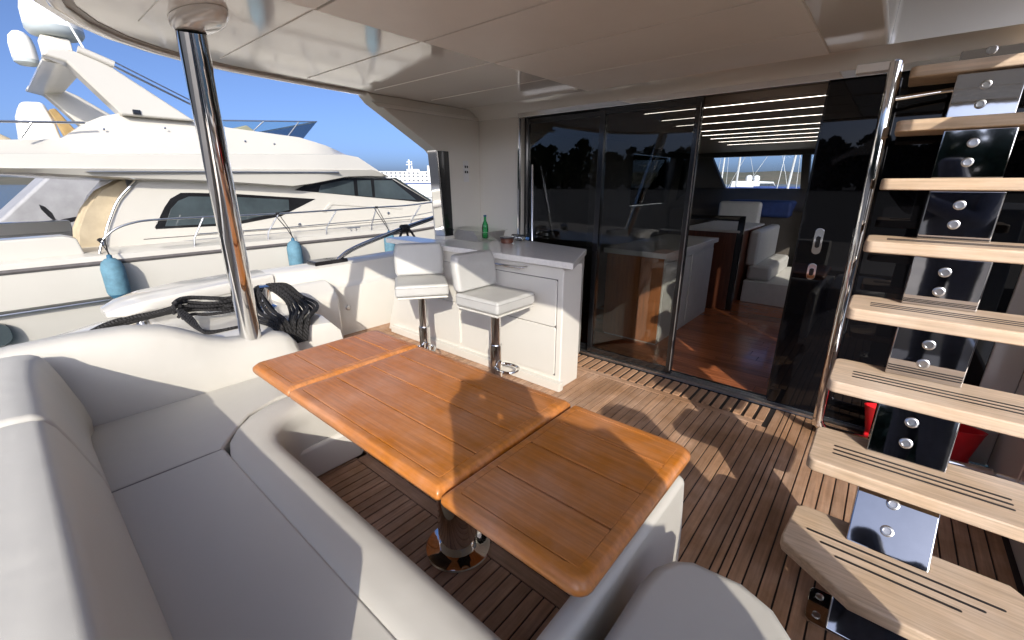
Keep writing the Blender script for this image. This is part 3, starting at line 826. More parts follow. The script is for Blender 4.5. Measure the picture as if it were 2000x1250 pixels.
# lower return back along the port side
rings = []
for (yy, zt) in ((-0.32, 0.84), (-0.1, 0.868), (0.1, 0.875), (0.32, 0.865), (0.46, 0.835), (0.56, 0.785), (0.66, 0.72), (0.76, 0.675), (0.90, 0.655), (1.04, 0.645), (1.11, 0.62), (1.15, 0.56)):
    ring = [(-2.80, yy, 0.30), (-2.80, yy, 0.44), (-2.84, yy, 0.44 + (zt - 0.44) * 0.45), (-2.885, yy, zt - 0.05), (-2.905, yy, zt - 0.018), (-2.94, yy, zt), (-3.02, yy, zt + 0.004), (-3.08, yy, zt - 0.02), (-3.10, yy, zt - 0.06), (-3.10, yy, 0.30)]
    rings.append(ring)
mb = MB(); mb.loft(rings); mb.build('return_backrest', M['vinyl'], t, sharp=60)
mb = MB(); mb.box(-3.1, -2.45, -0.3, 1.17, 0.0, 0.198); mb.build('return_base', M['gel'], t)
t = thing('chaise_seat', 'grey rounded seat end in the foreground right of the table', 'seat', (-0.1, 1.0, 0))
ZC = 0.50
mb = MB(); mb.prism([(-0.345, 0.1), (-0.345, 0.98), (-0.335, 1.06), (-0.30, 1.125), (-0.25, 1.16), (-0.11, 1.175), (-0.02, 1.14), (0.15, 0.95), (0.15, 0.1)], 'z', 0.22, ZC); mb.build('cushion', M['vinyl'], t, bevel=0.045, seg=5, angle=50, sharp=70)
mb = MB(); mb.prism([(-0.30, 0.1), (-0.30, 1.02), (-0.22, 1.08), (-0.12, 1.08), (0.06, 0.88), (0.06, 0.1)], 'z', 0.0, 0.219); mb.build('plinth', M['gel'], t, bevel=0.01)
mb = MB(); mb.prism([(0.55, 0.0), (1.62, 0.0), (1.60, 0.20), (1.535, 0.50), (0.55, 0.50)], 'x', -0.475, -0.40); mb.build('side_panel', M['vinyl'], t, bevel=0.03, seg=4, sharp=60)

# ================================================================== support pole
t = thing('support_pole', 'thick polished steel pole holding up the overhang behind the sofa', 'pole', (-2.84, 0.845, 0.60))
pb = Vector((-2.99, 0.90, 0.60)); ptop = Vector((-2.545, 0.765, 2.245))
mb = MB(); mb.tube([pb + (ptop - pb) * (k / 12) for k in range(13)], 0.060, 36); mb.build('shaft', M['chrome'], t)
mb = MB(); mb.lathe([(0.10, -0.02), (0.105, 0.0), (0.09, 0.02), (0.064, 0.04)], pb, 36); mb.build('foot_flange', M['chrome'], t)
ex = Vector((1, 0.12, 0)).normalized()
rings = []
for (s, z) in ((0.70, 2.243), (0.86, 2.25), (0.97, 2.268), (1.0, 2.28), (1.0, CZ - 0.007)):
    rings.append([(-2.455 + 0.205 * s * math.cos(a) * ex.x - 0.085 * s * math.sin(a) * ex.y, 0.775 + 0.205 * s * math.cos(a) * ex.y + 0.085 * s * math.sin(a) * ex.x, z) for a in [2 * math.pi * k / 36 for k in range(36)]])
mb = MB(); mb.loft(rings); mb.build('head_plate', M['gel_ceiling'], t, sharp=60)

# ================================================================== staircase
t = thing('staircase', 'open flybridge stairs with pale teak treads on a mirror steel spine', 'stairs', (0.25, 1.8, 0))
RISE, RUN = 0.27, 0.21
def tread_y(i): return 1.70 + RUN * i
TX0, TX1, TD = -0.055, 0.60, 0.325
for i in range(10):
    z = RISE * (i + 1); y0 = tread_y(i)
    if i == 0:
        poly = [(-0.03, 1.985), (0.60, 1.985), (0.63, 1.95), (0.62, 1.74), (0.40, 1.585), (0.36, 1.58), (-0.03, 1.72), (-0.055, 1.76), (-0.055, 1.96)]
        poly = [(TX0 + 0.03, 1.99), (TX1 - 0.02, 1.99), (TX1 + 0.01, 1.955), (TX1 + 0.01, 1.70), (0.43, 1.565), (0.16, 1.565), (TX0 - 0.005, 1.71), (TX0 - 0.015, 1.74), (TX0, 1.965)]
    else:
        poly = rrect(TX0, TX1, y0, y0 + TD, 0.035, 4)
    b = MB(); b.prism(poly, 'z', z - 0.052, z); tr = b.build('tread', M['tread'], t, bevel=0.008, seg=3, angle=50, sharp=50)
    if i < 6:
        for k in range(3):
            yy = y0 + 0.105 + 0.034 * k
            x0, x1 = TX0 + 0.075, TX1 - 0.07
            if i == 0:
                yy = 1.70 + 0.105 - 0.062 + 0.047 * k
                x0, x1 = (0.10, 0.05, 0.0)[k], (0.44, 0.50, 0.55)[k]
            b = MB(); b.prism(rrect(x0, x1, yy - 0.0052, yy + 0.0052, 0.005, 2), 'z', z - 0.002, z + 0.0016); b.build('grip_strip', M['rubber'] if False else M['caulk'], tr)
# spine: folded mirror plates under each tread
def spine_pt(z, off=0.0): return 1.70 + 0.16 + (z - RISE) * RUN / RISE + off
SX0, SX1 = 0.125, 0.365
for i in range(9):
    z0 = max(0.012, RISE * i + 0.0); z1 = RISE * (i + 1) - 0.053
    y0, y1 = spine_pt(z0), spine_pt(z1)
    lean = (1.0, 0.9, 0.30, 0.0, 0.0, 0.0, 0.0, 0.0, 0.0)[i]      # the folded plates stand steeper higher up
    ym_ = (y0 + y1) / 2; y0 = ym_ + (y0 - ym_) * lean; y1 = ym_ + (y1 - ym_) * lean
    b = MB()
    b.prism([(y0, z0), (y1, z1), (y1 + 0.10, z1), (y0 + 0.10, z0)], 'x', SX0, SX1)
    pl = b.build('spine_section', M['mirror'], t, bevel=0.006, seg=2)
    if i > 0:
        n_ = Vector((0, -(z1 - z0), (y1 - y0))).normalized()
        q = n_.to_track_quat('Z', 'Y').to_matrix()
        for kk, f in enumerate((0.33, 0.72)):
            c = Vector(((SX0 + SX1) / 2 - 0.01, y0 + (y1 - y0) * f, z0 + (z1 - z0) * f)) + n_ * 0.0005
            b = MB(); b.lathe([(0.020, 0.0), (0.021, 0.0025), (0.018, 0.0045), (0.0125, 0.0045), (0.0115, 0.0012), (0.003, 0.001)], c, 20, q); b.build('bolt', M['steel'], pl)
mb = MB(); mb.prism(rrect(0.06, 0.46, 1.655, 1.84, 0.025, 4), 'z', 0.001, 0.012); bpz = mb.build('base_plate', M['chrome'], t, bevel=0.003)
for (bx, by) in ((0.095, 1.70), (0.095, 1.80), (0.425, 1.70), (0.425, 1.80)):
    b = MB(); b.lathe([(0.013, 0.0), (0.014, 0.004), (0.009, 0.006)], (bx, by, 0.0122), 14); b.build('bolt', M['steel'], bpz)
# vertical handrail with a floor loop
pts = [(-0.15, 3.24, 2.16), (-0.135, 3.235, 2.19), (-0.125, 3.22, 2.17), (-0.118, 3.215, 2.10), (-0.10, 3.22, 1.2), (-0.085, 3.22, 0.16), (-0.082, 3.22, 0.10), (-0.065, 3.225, 0.065), (-0.02, 3.23, 0.052), (0.2, 3.25, 0.05), (0.72, 3.29, 0.05)]
pts = [(-0.118, 3.215, 2.185), (-0.117, 3.215, 2.10), (-0.10, 3.22, 1.2), (-0.085, 3.22, 0.17), (-0.08, 3.22, 0.105), (-0.06, 3.225, 0.065), (-0.02, 3.23, 0.05), (0.2, 3.25, 0.048), (0.735, 3.29, 0.048)]
mb = MB(); mb.tube(smooth_path(pts, 5), 0.030, 24); mb.build('handrail', M['chrome'], t)
mb = MB(); mb.lathe([(0.030, 0.0), (0.028, 0.012), (0.018, 0.024), (0.004, 0.029)], (-0.118, 3.215, 2.184), 24); mb.build('rail_cap', M['chrome'], t)
mb = MB(); mb.tube([(-0.11, 3.22, 2.02), (0.15, 3.30, 2.05)], 0.012, 12); mb.build('rail_bracket', M['chrome'], t)

# things behind the stairs
mb = MB(); mb.box(-0.10, 0.56, 3.31, 3.42, 0.001, 0.016)
tag(mb.build('door_mat', M['mat_b'], bevel=0.005), 'small brown woven mat on the deck behind the stairs', 'mat')
t = thing('red_tub', 'bright red open plastic tub behind the lower stair treads', 'tub', (0.4, 3.30, 0.0))
rings = []
for (s, z) in ((0.80, 0.10), (0.86, 0.10), (0.98, 0.27), (1.0, 0.285), (0.965, 0.285), (0.84, 0.115), (0.78, 0.112)):
    rings.append([(0.40 + 0.275 * s * math.cos(a), 3.335 + 0.085 * s * math.sin(a), z - 0.03) for a in [2 * math.pi * k / 40 for k in range(40)]])
mb = MB(); mb.loft(rings); mb.build('body', M['red'], t, sharp=50)
mb = MB(); mb.box(0.16, 0.64, 3.30, 3.37, 0.018, 0.075); mb.build('foot', M['red'], t, bevel=0.01)

# ================================================================== mooring gear
def rope(name, label, paths, r, cat='rope', group=None):
    t = thing(name, label, cat, paths[0][0], group=group)
    for p in paths:
        b = MB(); b.tube(smooth_path(p, 5), r, 8); b.build('strand', M['rope'], t)
    return t


t = thing('mooring_bollard', 'short chrome mooring post with rope hung on it beside the steel pole', 'bollard', (-3.92, 1.34, 0.58))
mb = MB(); mb.lathe([(0.085, 0.0), (0.085, 0.012), (0.055, 0.03), (0.048, 0.06), (0.048, 0.15), (0.062, 0.17), (0.064, 0.19), (0.03, 0.20)], (-3.92, 1.34, 0.575), 28); mb.build('post', M['chrome'], t)
mb = MB(); mb.tube([(-3.92, 1.24, 0.715), (-3.92, 1.44, 0.715)], 0.012, 10); mb.build('cross_pin', M['chrome'], t)
paths = []
rnd = random.Random(5)
for k in range(12):     # rope pile left of the pole
    j = lambda s: rnd.uniform(-s, s)
    paths.append([(-3.88 + j(.05), 0.72 + j(.03), 0.625 + 0.013 * k + j(.008)), (-3.93 + j(.05), 0.80 + j(.02), 0.645 + 0.012 * k), (-3.88 + j(.06), 0.93 + j(.03), 0.635 + 0.011 * k + j(.01)), (-3.84 + j(.05), 1.05 + j(.03), 0.63 + 0.010 * k + j(.01)), (-3.9 + j(.03), 1.16 + j(.02), 0.63 + 0.009 * k)])
for k in range(3):
    paths.append([(-3.86, 0.72 + 0.01 * k, 0.70), (-3.70, 0.72 + 0.02 * k, 0.665), (-3.50 + 0.03 * k, 0.76, 0.612), (-3.40, 0.86 + 0.02 * k, 0.613), (-3.42, 1.0, 0.612), (-3.6, 1.10 - 0.02 * k, 0.613), (-3.8, 1.12, 0.64)])
rope('mooring_rope', 'untidy pile of black mooring rope left of the steel pole', paths, 0.012)
paths = []
for k in range(7):     # coil hung on the bollard, fanned out over the moulding
    o_ = 0.028 * (k - 3); h_ = 0.016 * (k % 3)
    paths.append([(-3.93, 1.31, 0.735 + h_), (-3.84, 1.25 + o_ * 0.5, 0.715 + h_), (-3.66, 1.20 + o_, 0.645 + h_), (-3.45, 1.165 + o_, 0.625 + h_), (-3.14, 1.15 + o_ * 0.6, 0.625 + h_), (-3.06, 1.16 + o_ * 0.6, 0.50)])
for k in range(9):
    o_ = 0.026 * (k - 4); h_ = 0.017 * (k % 3)
    paths.append([(-3.92, 1.37, 0.735 + h_), (-3.85 + o_ * 0.3, 1.44 + o_ * 0.5, 0.735 + h_), (-3.68 + o_ * 0.3, 1.475 + o_ * 0.5, 0.66 + h_), (-3.45, 1.45 + o_, 0.625 + h_), (-3.25, 1.36 + o_, 0.625 + h_), (-3.12, 1.27 + o_ * 0.7, 0.62 + h_), (-3.06, 1.22 + o_ * 0.5, 0.50)])
rope('mooring_coil', 'thick coil of black rope hanging over the chrome mooring post', paths, 0.0125)
rope('mooring_line', 'single black rope running aft under the bulwark cap', [[(-4.05, 0.74, 0.68), (-4.10, 0.60, 0.65), (-4.12, 0.47, 0.645), (-4.12, 0.34, 0.625), (-4.1, 0.18, 0.57), (-4.1, -0.1, 0.50)], [(-4.07, 0.72, 0.655), (-4.12, 0.55, 0.63), (-4.14, 0.35, 0.60), (-4.12, 0.17, 0.555), (-4.12, -0.12, 0.485)]], 0.022)
t = thing('grab_rail', 'slanting dark grab rail climbing from the bulwark to the pillar', 'rail', (-4.45, 2.3, 0.78))
mb = MB(); mb.tube(smooth_path([(-4.47, 2.30, 0.775), (-4.47, 2.36, 0.83), (-4.47, 2.55, 0.915), (-4.47, 3.20, 1.075), (-4.47, 4.2, 1.28)], 5), 0.020, 14); mb.build('tube', M['chrome'], t)
mb = MB(); mb.tube(smooth_path([(-4.52, 2.27, 0.775), (-4.52, 2.36, 0.80), (-4.52, 2.60, 0.90), (-4.52, 3.25, 1.055), (-4.52, 4.2, 1.25)], 5), 0.016, 14); mb.build('lower_tube', M['rubber'], t)
rope('rail_rope', 'small knot of black rope tied round the slanting grab rail', [
    [(-4.44, 3.16 + 0.02 * k, 1.03 + 0.004 * k), (-4.425, 3.17 + 0.02 * k, 1.075), (-4.47, 3.18 + 0.02 * k, 1.105), (-4.515, 3.19 + 0.02 * k, 1.07), (-4.47, 3.20 + 0.02 * k, 1.03)] for k in range(5)] + [
    [(-4.44, 3.17, 1.06), (-4.43, 3.12, 0.98), (-4.44, 3.08, 0.86), (-4.45, 3.08, 0.78)], [(-4.43, 3.22, 1.06), (-4.42, 3.23, 0.95), (-4.44, 3.25, 0.78)], [(-4.43, 3.26, 1.06), (-4.42, 3.30, 1.0), (-4.42, 3.34, 0.92), (-4.44, 3.36, 0.78)]], 0.014)

# ================================================================== neighbouring yacht
ny = thing('motor_yacht', 'large cream flybridge motor yacht moored alongside with blue fenders', 'yacht', (-11.0, 2.0, WZ))
CX = -11.0
def hull_half(y):
    if y < 6.0: return 2.5 - 0.03 * max(0, -y) * 0.3
    return max(0.03, 2.5 * (1 - ((y - 6.0) / 9.5) ** 2.1))
rings = []
yss = [-3.4, -2.4, -1, 0, 1, 2, 3, 4, 5, 6, 7, 8, 9, 10, 11, 12, 13, 14, 15, 15.45]
for yy in yss:
    hh = hull_half(yy); rise = 0.0 + max(0, yy - 6) * 0.05
    prof = [(hh * 0.96 - 0.04, 0.64 + rise), (hh - 0.01, 0.60 + rise), (hh, 0.52 + rise), (hh + 0.01, 0.42 + rise), (hh * 0.985, 0.0 + rise * 0.8), (hh * 0.95, -0.06 + rise * 0.8), (hh * 0.90, -0.7), (hh * 0.80, -1.3)]
    ring = [(CX + a, yy, z) for a, z in prof] + [(CX - a, yy, z) for a, z in reversed(prof)]
    rings.append(ring)
mb = MB(); mb.loft(rings); mb.build('hull', M['cream'], ny, sharp=32)
def hull_line(name, zf, r, m, y0, y1, off):
    ys_ = [y0 + (y1 - y0) * k / 30 for k in range(31)]
    b = MB(); b.tube([(CX + hull_half(yy) * off[0] + off[1], yy, zf(yy)) for yy in ys_], r, 8); return b.build(name, m, ny)
hull_line('rub_rail', lambda y: 0.50 + max(0, y - 6) * 0.05, 0.030, M['rubber'], -3.35, 14.5, (1.0, 0.01))
hull_line('spray_rail', lambda y: -0.055 + max(0, y - 6) * 0.04, 0.018, M['steel'], -3.35, 14.0, (0.965, 0.03))
mb = MB(); mb.prism([(p[0] - 0.38, p[1] - 0.30) for p in rrect(-0.17, 0.17, -0.15, 0.15, 0.12, 6)], 'x', CX + 2.36, CX + 2.435); mb.build('porthole', M['yglass'], ny)
# deckhouse
HX0, HX1 = -12.75, -9.2
hp = [(1.02, 0.56), (1.03, 0.74), (1.17, 1.05), (1.34, 1.35), (1.62, 1.66), (6.25, 1.74), (6.45, 1.70), (7.5, 1.15), (8.6, 0.98), (10.5, 0.86), (11.3, 0.72), (11.3, 0.56)]
rings = []
for (dx, s) in ((0, 1),):
    pass
mb = MB(); mb.prism(hp, 'x', HX0, HX1); mb.build('deckhouse', M['cream'], ny, bevel=0.05, seg=3, angle=25, sharp=30)
def ywin(name, pts, depth, m, parent, proud):
    b = MB(); b.prism(pts, 'x', HX1 - 0.02, HX1 + proud); return b.build(name, m, parent, bevel=0.004)
lw = ywin('side_window', [(1.68, 0.90), (1.69, 0.87), (2.46, 0.86), (2.83, 0.85), (3.71, 0.97), (4.45, 1.28), (2.95, 1.41), (2.30, 1.44), (2.14, 1.44), (1.98, 1.35), (1.87, 1.21)], 0, M['yframe'], ny, 0.008)
ywin('pane', [(1.82, 0.905), (2.80, 0.895), (3.88, 1.08), (3.90, 1.28), (2.95, 1.355), (2.24, 1.38), (2.08, 1.31), (1.95, 1.18)], 0, M['yglass'], lw, 0.014)
uw = ywin('side_window', [(4.04, 1.46), (4.25, 1.55), (4.51, 1.62), (4.85, 1.68), (5.16, 1.705), (6.36, 1.705), (7.44, 1.155), (7.11, 1.14)], 0, M['yframe'], ny, 0.010)
ywin('pane', [(4.53, 1.41), (5.35, 1.33), (5.36, 1.655), (5.1, 1.65), (4.6, 1.56)], 0, M['yglass'], uw, 0.016)
ywin('pane', [(5.44, 1.325), (5.80, 1.29), (5.79, 1.66), (5.45, 1.66)], 0, M['yglass'], uw, 0.016)
ywin('pane', [(5.87, 1.275), (7.05, 1.185), (6.37, 1.66), (5.88, 1.66)], 0, M['yglass'], uw, 0.016)
mb = MB(); mb.prism([(6.44, 1.72), (6.50, 1.72), (7.56, 1.165), (7.50, 1.145)], 'x', -12.6, HX1 + 0.01); mb.build('windscreen', M['yglass'], ny, bevel=0.01)
mb = MB(); mb.tube(smooth_path([(HX1 + 0.03, 1.00, 0.66), (HX1 + 0.03, 1.06, 0.86), (HX1 + 0.03, 1.16, 1.08), (HX1 + 0.03, 1.32, 1.36), (HX1 + 0.03, 1.58, 1.63)], 5), 0.018, 8); mb.build('chrome_moulding', M['chrome'], ny)
mb = MB(); mb.prism([(4.55, 1.02), (4.75, 1.20), (6.6, 1.02), (6.6, 0.98), (4.80, 1.15), (4.62, 1.00)], 'x', HX1 - 0.01, HX1 + 0.02); mb.build('side_moulding', M['cream'], ny, bevel=0.008)
# flybridge with knuckled sides
def bot(y):
    pts = [(-5.5, 1.80), (0.18, 1.72), (1.6, 1.64), (2.75, 1.60), (3.92, 1.515), (4.3, 1.56), (5.16, 1.71), (6.2, 1.735)]
    return interp(pts, y)
def top(y):
    pts = [(-5.5, 2.08), (0.28, 2.15), (0.87, 2.2), (1.17, 2.44), (1.40, 2.56), (1.61, 2.62), (2.78, 2.63), (3.05, 2.545), (4.3, 2.47), (4.84, 2.35), (5.43, 2.14), (6.06, 1.81), (6.2, 1.745)]
    return interp(pts, y)
def interp(pts, y):
    for (a, za), (b, zb) in zip(pts[:-1], pts[1:]):
        if y <= b: return za + (zb - za) * (y - a) / (b - a)
    return pts[-1][1]
rings = []
for yy in (-3.3, -2.2, -1, 0.28, 0.6, 0.87, 1.02, 1.17, 1.28, 1.40, 1.5, 1.61, 1.9, 2.3, 2.6, 2.78, 2.9, 3.05, 3.5, 3.92, 4.3, 4.6, 4.84, 5.1, 5.43, 5.75, 6.06, 6.2):
    zb, zt = bot(yy), top(yy)
    k2 = min(zt - 0.008, max(zb + 0.004, 1.78 + 0.017 * yy)); k1 = min(zt - 0.004, max(k2 + 0.002, 1.95 + 0.043 * yy))
    nar = max(0, yy - 4.6) * 0.10
    prof = [(1.86 - nar, zb), (2.04 - nar, zb + min(0.03, (zt - zb) * 0.2)), (2.10 - nar, k2), (2.075 - nar, k2 + min(0.012, (k1 - k2) * 0.4)), (2.06 - nar, k1), (2.03 - nar, k1 + min(0.012, (zt - k1) * 0.4)), (1.86 - nar - max(0, zt - 2.1) * 0.25, zt - 0.005), (1.80 - nar - max(0, zt - 2.1) * 0.25, zt)]
    rings.append([(CX + a, yy, z) for a, z in prof] + [(CX - a, yy, z) for a, z in reversed(prof)])
mb = MB(); mb.loft(rings); mb.build('flybridge', M['cream'], ny, sharp=24)
mb = MB(); mb.prism([(0.99, 1.755), (1.06, 1.768), (4.85, 1.823), (4.90, 1.81), (4.85, 1.80), (1.06, 1.745)], 'x', CX + 2.02, CX + 2.125); mb.build('chrome_strip', M['steel'], ny, bevel=0.006)
# radar arch
leg = [(1.61, 2.58), (2.55, 2.58), (1.62, 3.23), (1.38, 3.34), (1.15, 3.37), (0.98, 3.335), (0.92, 3.25), (1.15, 3.20)]
mb = MB(); mb.prism(leg, 'x', -9.44, -9.10); arch = mb.build('radar_arch', M['cream'], ny, bevel=0.03, seg=3)
mb = MB(); mb.prism(leg, 'x', -12.90, -12.56); mb.build('far_leg', M['cream'], arch, bevel=0.03, seg=3)
mb = MB(); mb.prism([(0.93, 3.22), (0.98, 3.335), (1.15, 3.365), (1.36, 3.335), (1.42, 3.25), (1.15, 3.20)], 'x', -12.65, -9.36); mb.build('beam', M['cream'], arch, bevel=0.015)
mb = MB(); mb.tube([(-9.10, 1.60, 3.26), (-9.10, 2.90, 2.66)], 0.016, 8); mb.tube([(-9.10, 1.66, 3.30), (-9.10, 2.95, 2.70)], 0.010, 8); mb.build('arch_stay', M['steel'], arch)
mb = MB(); mb.tube([(-9.11, 1.30, 3.39), (-9.11, 1.66, 3.26)], 0.05, 14); mb.build('horn_housing', M['cream'], arch)
mb = MB(); mb.box(-9.14, -9.08, 1.74, 1.84, 2.60, 2.67); mb.build('side_lamp', M['black'], arch, bevel=0.01)
mb = MB(); mb.lathe([(0.22, -0.05), (0.31, -0.02), (0.35, 0.04), (0.35, 0.09)], (-10.75, 1.32, 3.86), 36); sd = mb.build('satellite_dome_base', M['dome_g'], arch)
mb = MB(); mb.lathe([(0.35, 0.09), (0.345, 0.30), (0.30, 0.48), (0.20, 0.60), (0.02, 0.66)], (-10.75, 1.32, 3.861), 36); mb.build('satellite_dome', M['dome'], sd)
mb = MB(); mb.box(-10.95, -10.55, 1.10, 1.45, 3.33, 3.80); mb.build('dome_stand', M['cream_sh'], arch, bevel=0.03)
mb = MB(); mb.lathe([(0.10, -0.04), (0.15, 0.0), (0.155, 0.05)], (-11.2, 0.93, 3.47), 28); rd = mb.build('small_dome_base', M['dome_g'], arch)
mb = MB(); mb.lathe([(0.155, 0.05), (0.155, 0.25), (0.13, 0.37), (0.07, 0.44), (0.01, 0.46)], (-11.2, 0.93, 3.471), 28); mb.build('small_dome', M['dome'], rd)
mb = MB(); mb.tube([(-9.3, 1.30, 3.76), (-9.16, 1.42, 3.28)], 0.014, 8); mb.build('antenna_foot', M['dome'], arch)
# flybridge screen
mb = MB(); mb.poly([(CX + 1.72, 2.94, 2.56), (CX + 1.72, 3.19, 2.50), (CX + 1.70, 4.41, 2.45), (CX + 1.80, 4.69, 2.78), (CX + 1.76, 2.94, 2.63)], [(0, 1, 2, 3, 4)])
mb.poly([(CX + 1.70, 4.41, 2.45), (CX - 1.70, 4.41, 2.45), (CX - 1.80, 4.69, 2.78), (CX + 1.80, 4.69, 2.78)], [(0, 1, 2, 3)])
fs = mb.build('flybridge_screen', pane_mat('screen_tint', (0.62, 0.74, 0.76)), ny)
mb = MB(); mb.tube([(CX + 1.76, 2.90, 2.64), (CX + 1.80, 4.69, 2.785), (CX - 1.80, 4.69, 2.785)], 0.012, 8); mb.tube([(CX + 1.71, 3.45, 2.49), (CX + 1.78, 3.68, 2.70)], 0.010, 6); mb.tube([(CX + 1.70, 4.10, 2.46), (CX + 1.79, 4.33, 2.75)], 0.010, 6); mb.build('screen_rail', M['steel'], fs)
mb = MB(); mb.prism([(3.3, 2.48), (3.45, 2.62), (3.62, 2.68), (3.9, 2.48)], 'x', -10.6, -9.9); mb.build('helm_hood', M['canvas'], ny, bevel=0.02)
# flybridge seat, board and rail aft
mb = MB(); mb.prism([(0.49, 2.10), (0.55, 2.55), (0.62, 2.72), (0.86, 2.74), (0.93, 2.45), (0.95, 2.10)], 'x', -10.4, -9.8); mb.build('flybridge_seat', M['dome'], ny, bevel=0.06, seg=4)
mb = MB(); mb.prism([(0.88, 2.63), (0.96, 2.66), (1.18, 2.25), (1.12, 2.14), (1.00, 2.14), (0.93, 2.45)], 'x', -9.85, -9.72); mb.build('ochre_board', M['board'], ny, bevel=0.02)
mb = MB(); mb.tube([(CX + 2.0, -3.1, 2.32), (CX + 2.0, 0.32, 2.36), (CX + 2.0, 1.15, 2.42)], 0.016, 8); mb.tube([(CX + 2.0, 0.62, 2.38), (CX + 2.0, 0.47, 2.17)], 0.014, 8); mb.tube([(CX + 2.0, -1.4, 2.36), (CX + 2.0, -1.55, 2.13)], 0.014, 8); mb.build('flybridge_rail', M['steel'], ny)
mb = MB(); mb.prism([(-0.9, 2.12), (-0.7, 2.48), (0.05, 2.42), (0.40, 2.20), (0.44, 2.12)], 'x', -10.8, -9.6); mb.build('folded_canopy', M['canvas'], ny, bevel=0.05, seg=3)
# side deck rail
rp = [(-8.56, 0.93, 0.81), (-8.56, 1.0, 0.88), (-8.56, 1.12, 0.965), (-8.56, 1.31, 1.03), (-8.56, 1.56, 1.06), (-8.56, 2.23, 1.065), (-8.56, 3.47, 1.06), (-8.56, 5.5, 1.09), (-8.57, 6.3, 1.10), (-8.66, 7.3, 1.16), (-9.0, 9.2, 1.30), (-9.6, 11.2, 1.42)]
mb = MB(); mb.tube([(-8.56, 0.86, 0.63)] + smooth_path(rp, 4), 0.016, 8); rail = mb.build('guard_rail', M['steel'], ny)
mb = MB(); mb.tube([(-8.56, 2.1, 0.80), (-8.56, 3.43, 0.80), (-8.56, 5.5, 0.83), (-8.57, 6.4, 0.85), (-8.7, 7.4, 0.93)], 0.009, 6); mb.build('mid_rail', M['steel'], rail)
for (y0, y1) in ((2.02, 2.23), (3.16, 3.42), (4.27, 4.54), (5.30, 5.47), (6.35, 6.68)):
    mb = MB(); mb.tube([(-8.565, y0, 0.61 + max(0, y0 - 6) * 0.05), (-8.56, y0 + 0.02, 0.74), (-8.56, y1, 1.07 + max(0, y1 - 5) * 0.01)], 0.013, 8); mb.build('stanchion', M['steel'], rail)
mb = MB(); mb.tube([(-8.60, 4.75, 0.69), (-8.60, 5.05, 0.69)], 0.012, 8); mb.tube([(-8.60, 4.84, 0.63), (-8.60, 4.84, 0.69)], 0.010, 8); mb.tube([(-8.60, 4.96, 0.63), (-8.60, 4.96, 0.69)], 0.010, 8); mb.build('deck_cleat', M['steel'], ny)
# cockpit aft
mb = MB(); mb.prism([(-3.2, 0.62), (-3.2, 0.86), (0.55, 0.90), (0.68, 0.86), (0.72, 0.62)], 'x', -8.98, -8.62); mb.build('cockpit_coaming', M['cream'], ny, bevel=0.03)
mb = MB(); mb.box(-9.35, -8.9, -2.2, 0.17, 0.72, 0.79); mb.build('cockpit_seat_top', M['teakred'], ny, bevel=0.03)
mb = MB(); mb.prism([(-3.2, 0.62), (-3.2, 0.86), (1.0, 0.86), (1.0, 0.62)], 'x', -13.2, -12.9); mb.build('far_coaming', M['cream'], ny, bevel=0.03)
rings = []
for k in range(13):
    s = k / 12
    xx = -9.45 - 0.6 * s
    w = 0.03 * math.sin(k * 1.9)
    rings.append([(xx, 1.50 + w * 0.3, 1.66), (xx + 0.02, 1.18 + w, 1.48), (xx + 0.02, 0.95 + w, 1.20), (xx + 0.02, 0.80 + w, 0.90), (xx, 0.75 + w, 0.62), (xx, 1.25, 0.62), (xx, 1.5, 1.2)])
mb = MB(); mb.loft(rings); mb.build('cockpit_curtain', M['canvas'], ny, sharp=50)
for k, (fy, fz) in enumerate(((2.75, 2.30), (3.25, 2.32), (3.75, 2.30), (4.25, 2.27), (1.35, 2.36), (2.1, 2.44))):
    b = MB(); b.lathe([(0.016, 0), (0.018, 0.004), (0.010, 0.007)], (CX + 1.905, fy, fz), 10, Matrix.Rotation(R(90), 3, 'Y')); b.build('drain_fitting', M['steel'], ny)
for (fy, fz) in ((2.95, 0.70), (4.05, 0.78), (6.2, 0.90)):
    b = MB(); b.lathe([(0.030, 0), (0.034, 0.006), (0.018, 0.010)], (HX1 - 0.002, fy, fz), 14, Matrix.Rotation(R(90), 3, 'Y')); b.build('deck_filler', M['steel'], ny)
b = MB(); b.tube([(HX1 + 0.002, 1.5, 0.72), (HX1 + 0.002, 7.9, 0.72)], 0.006, 6); b.build('house_seam', M['rubber'], ny)
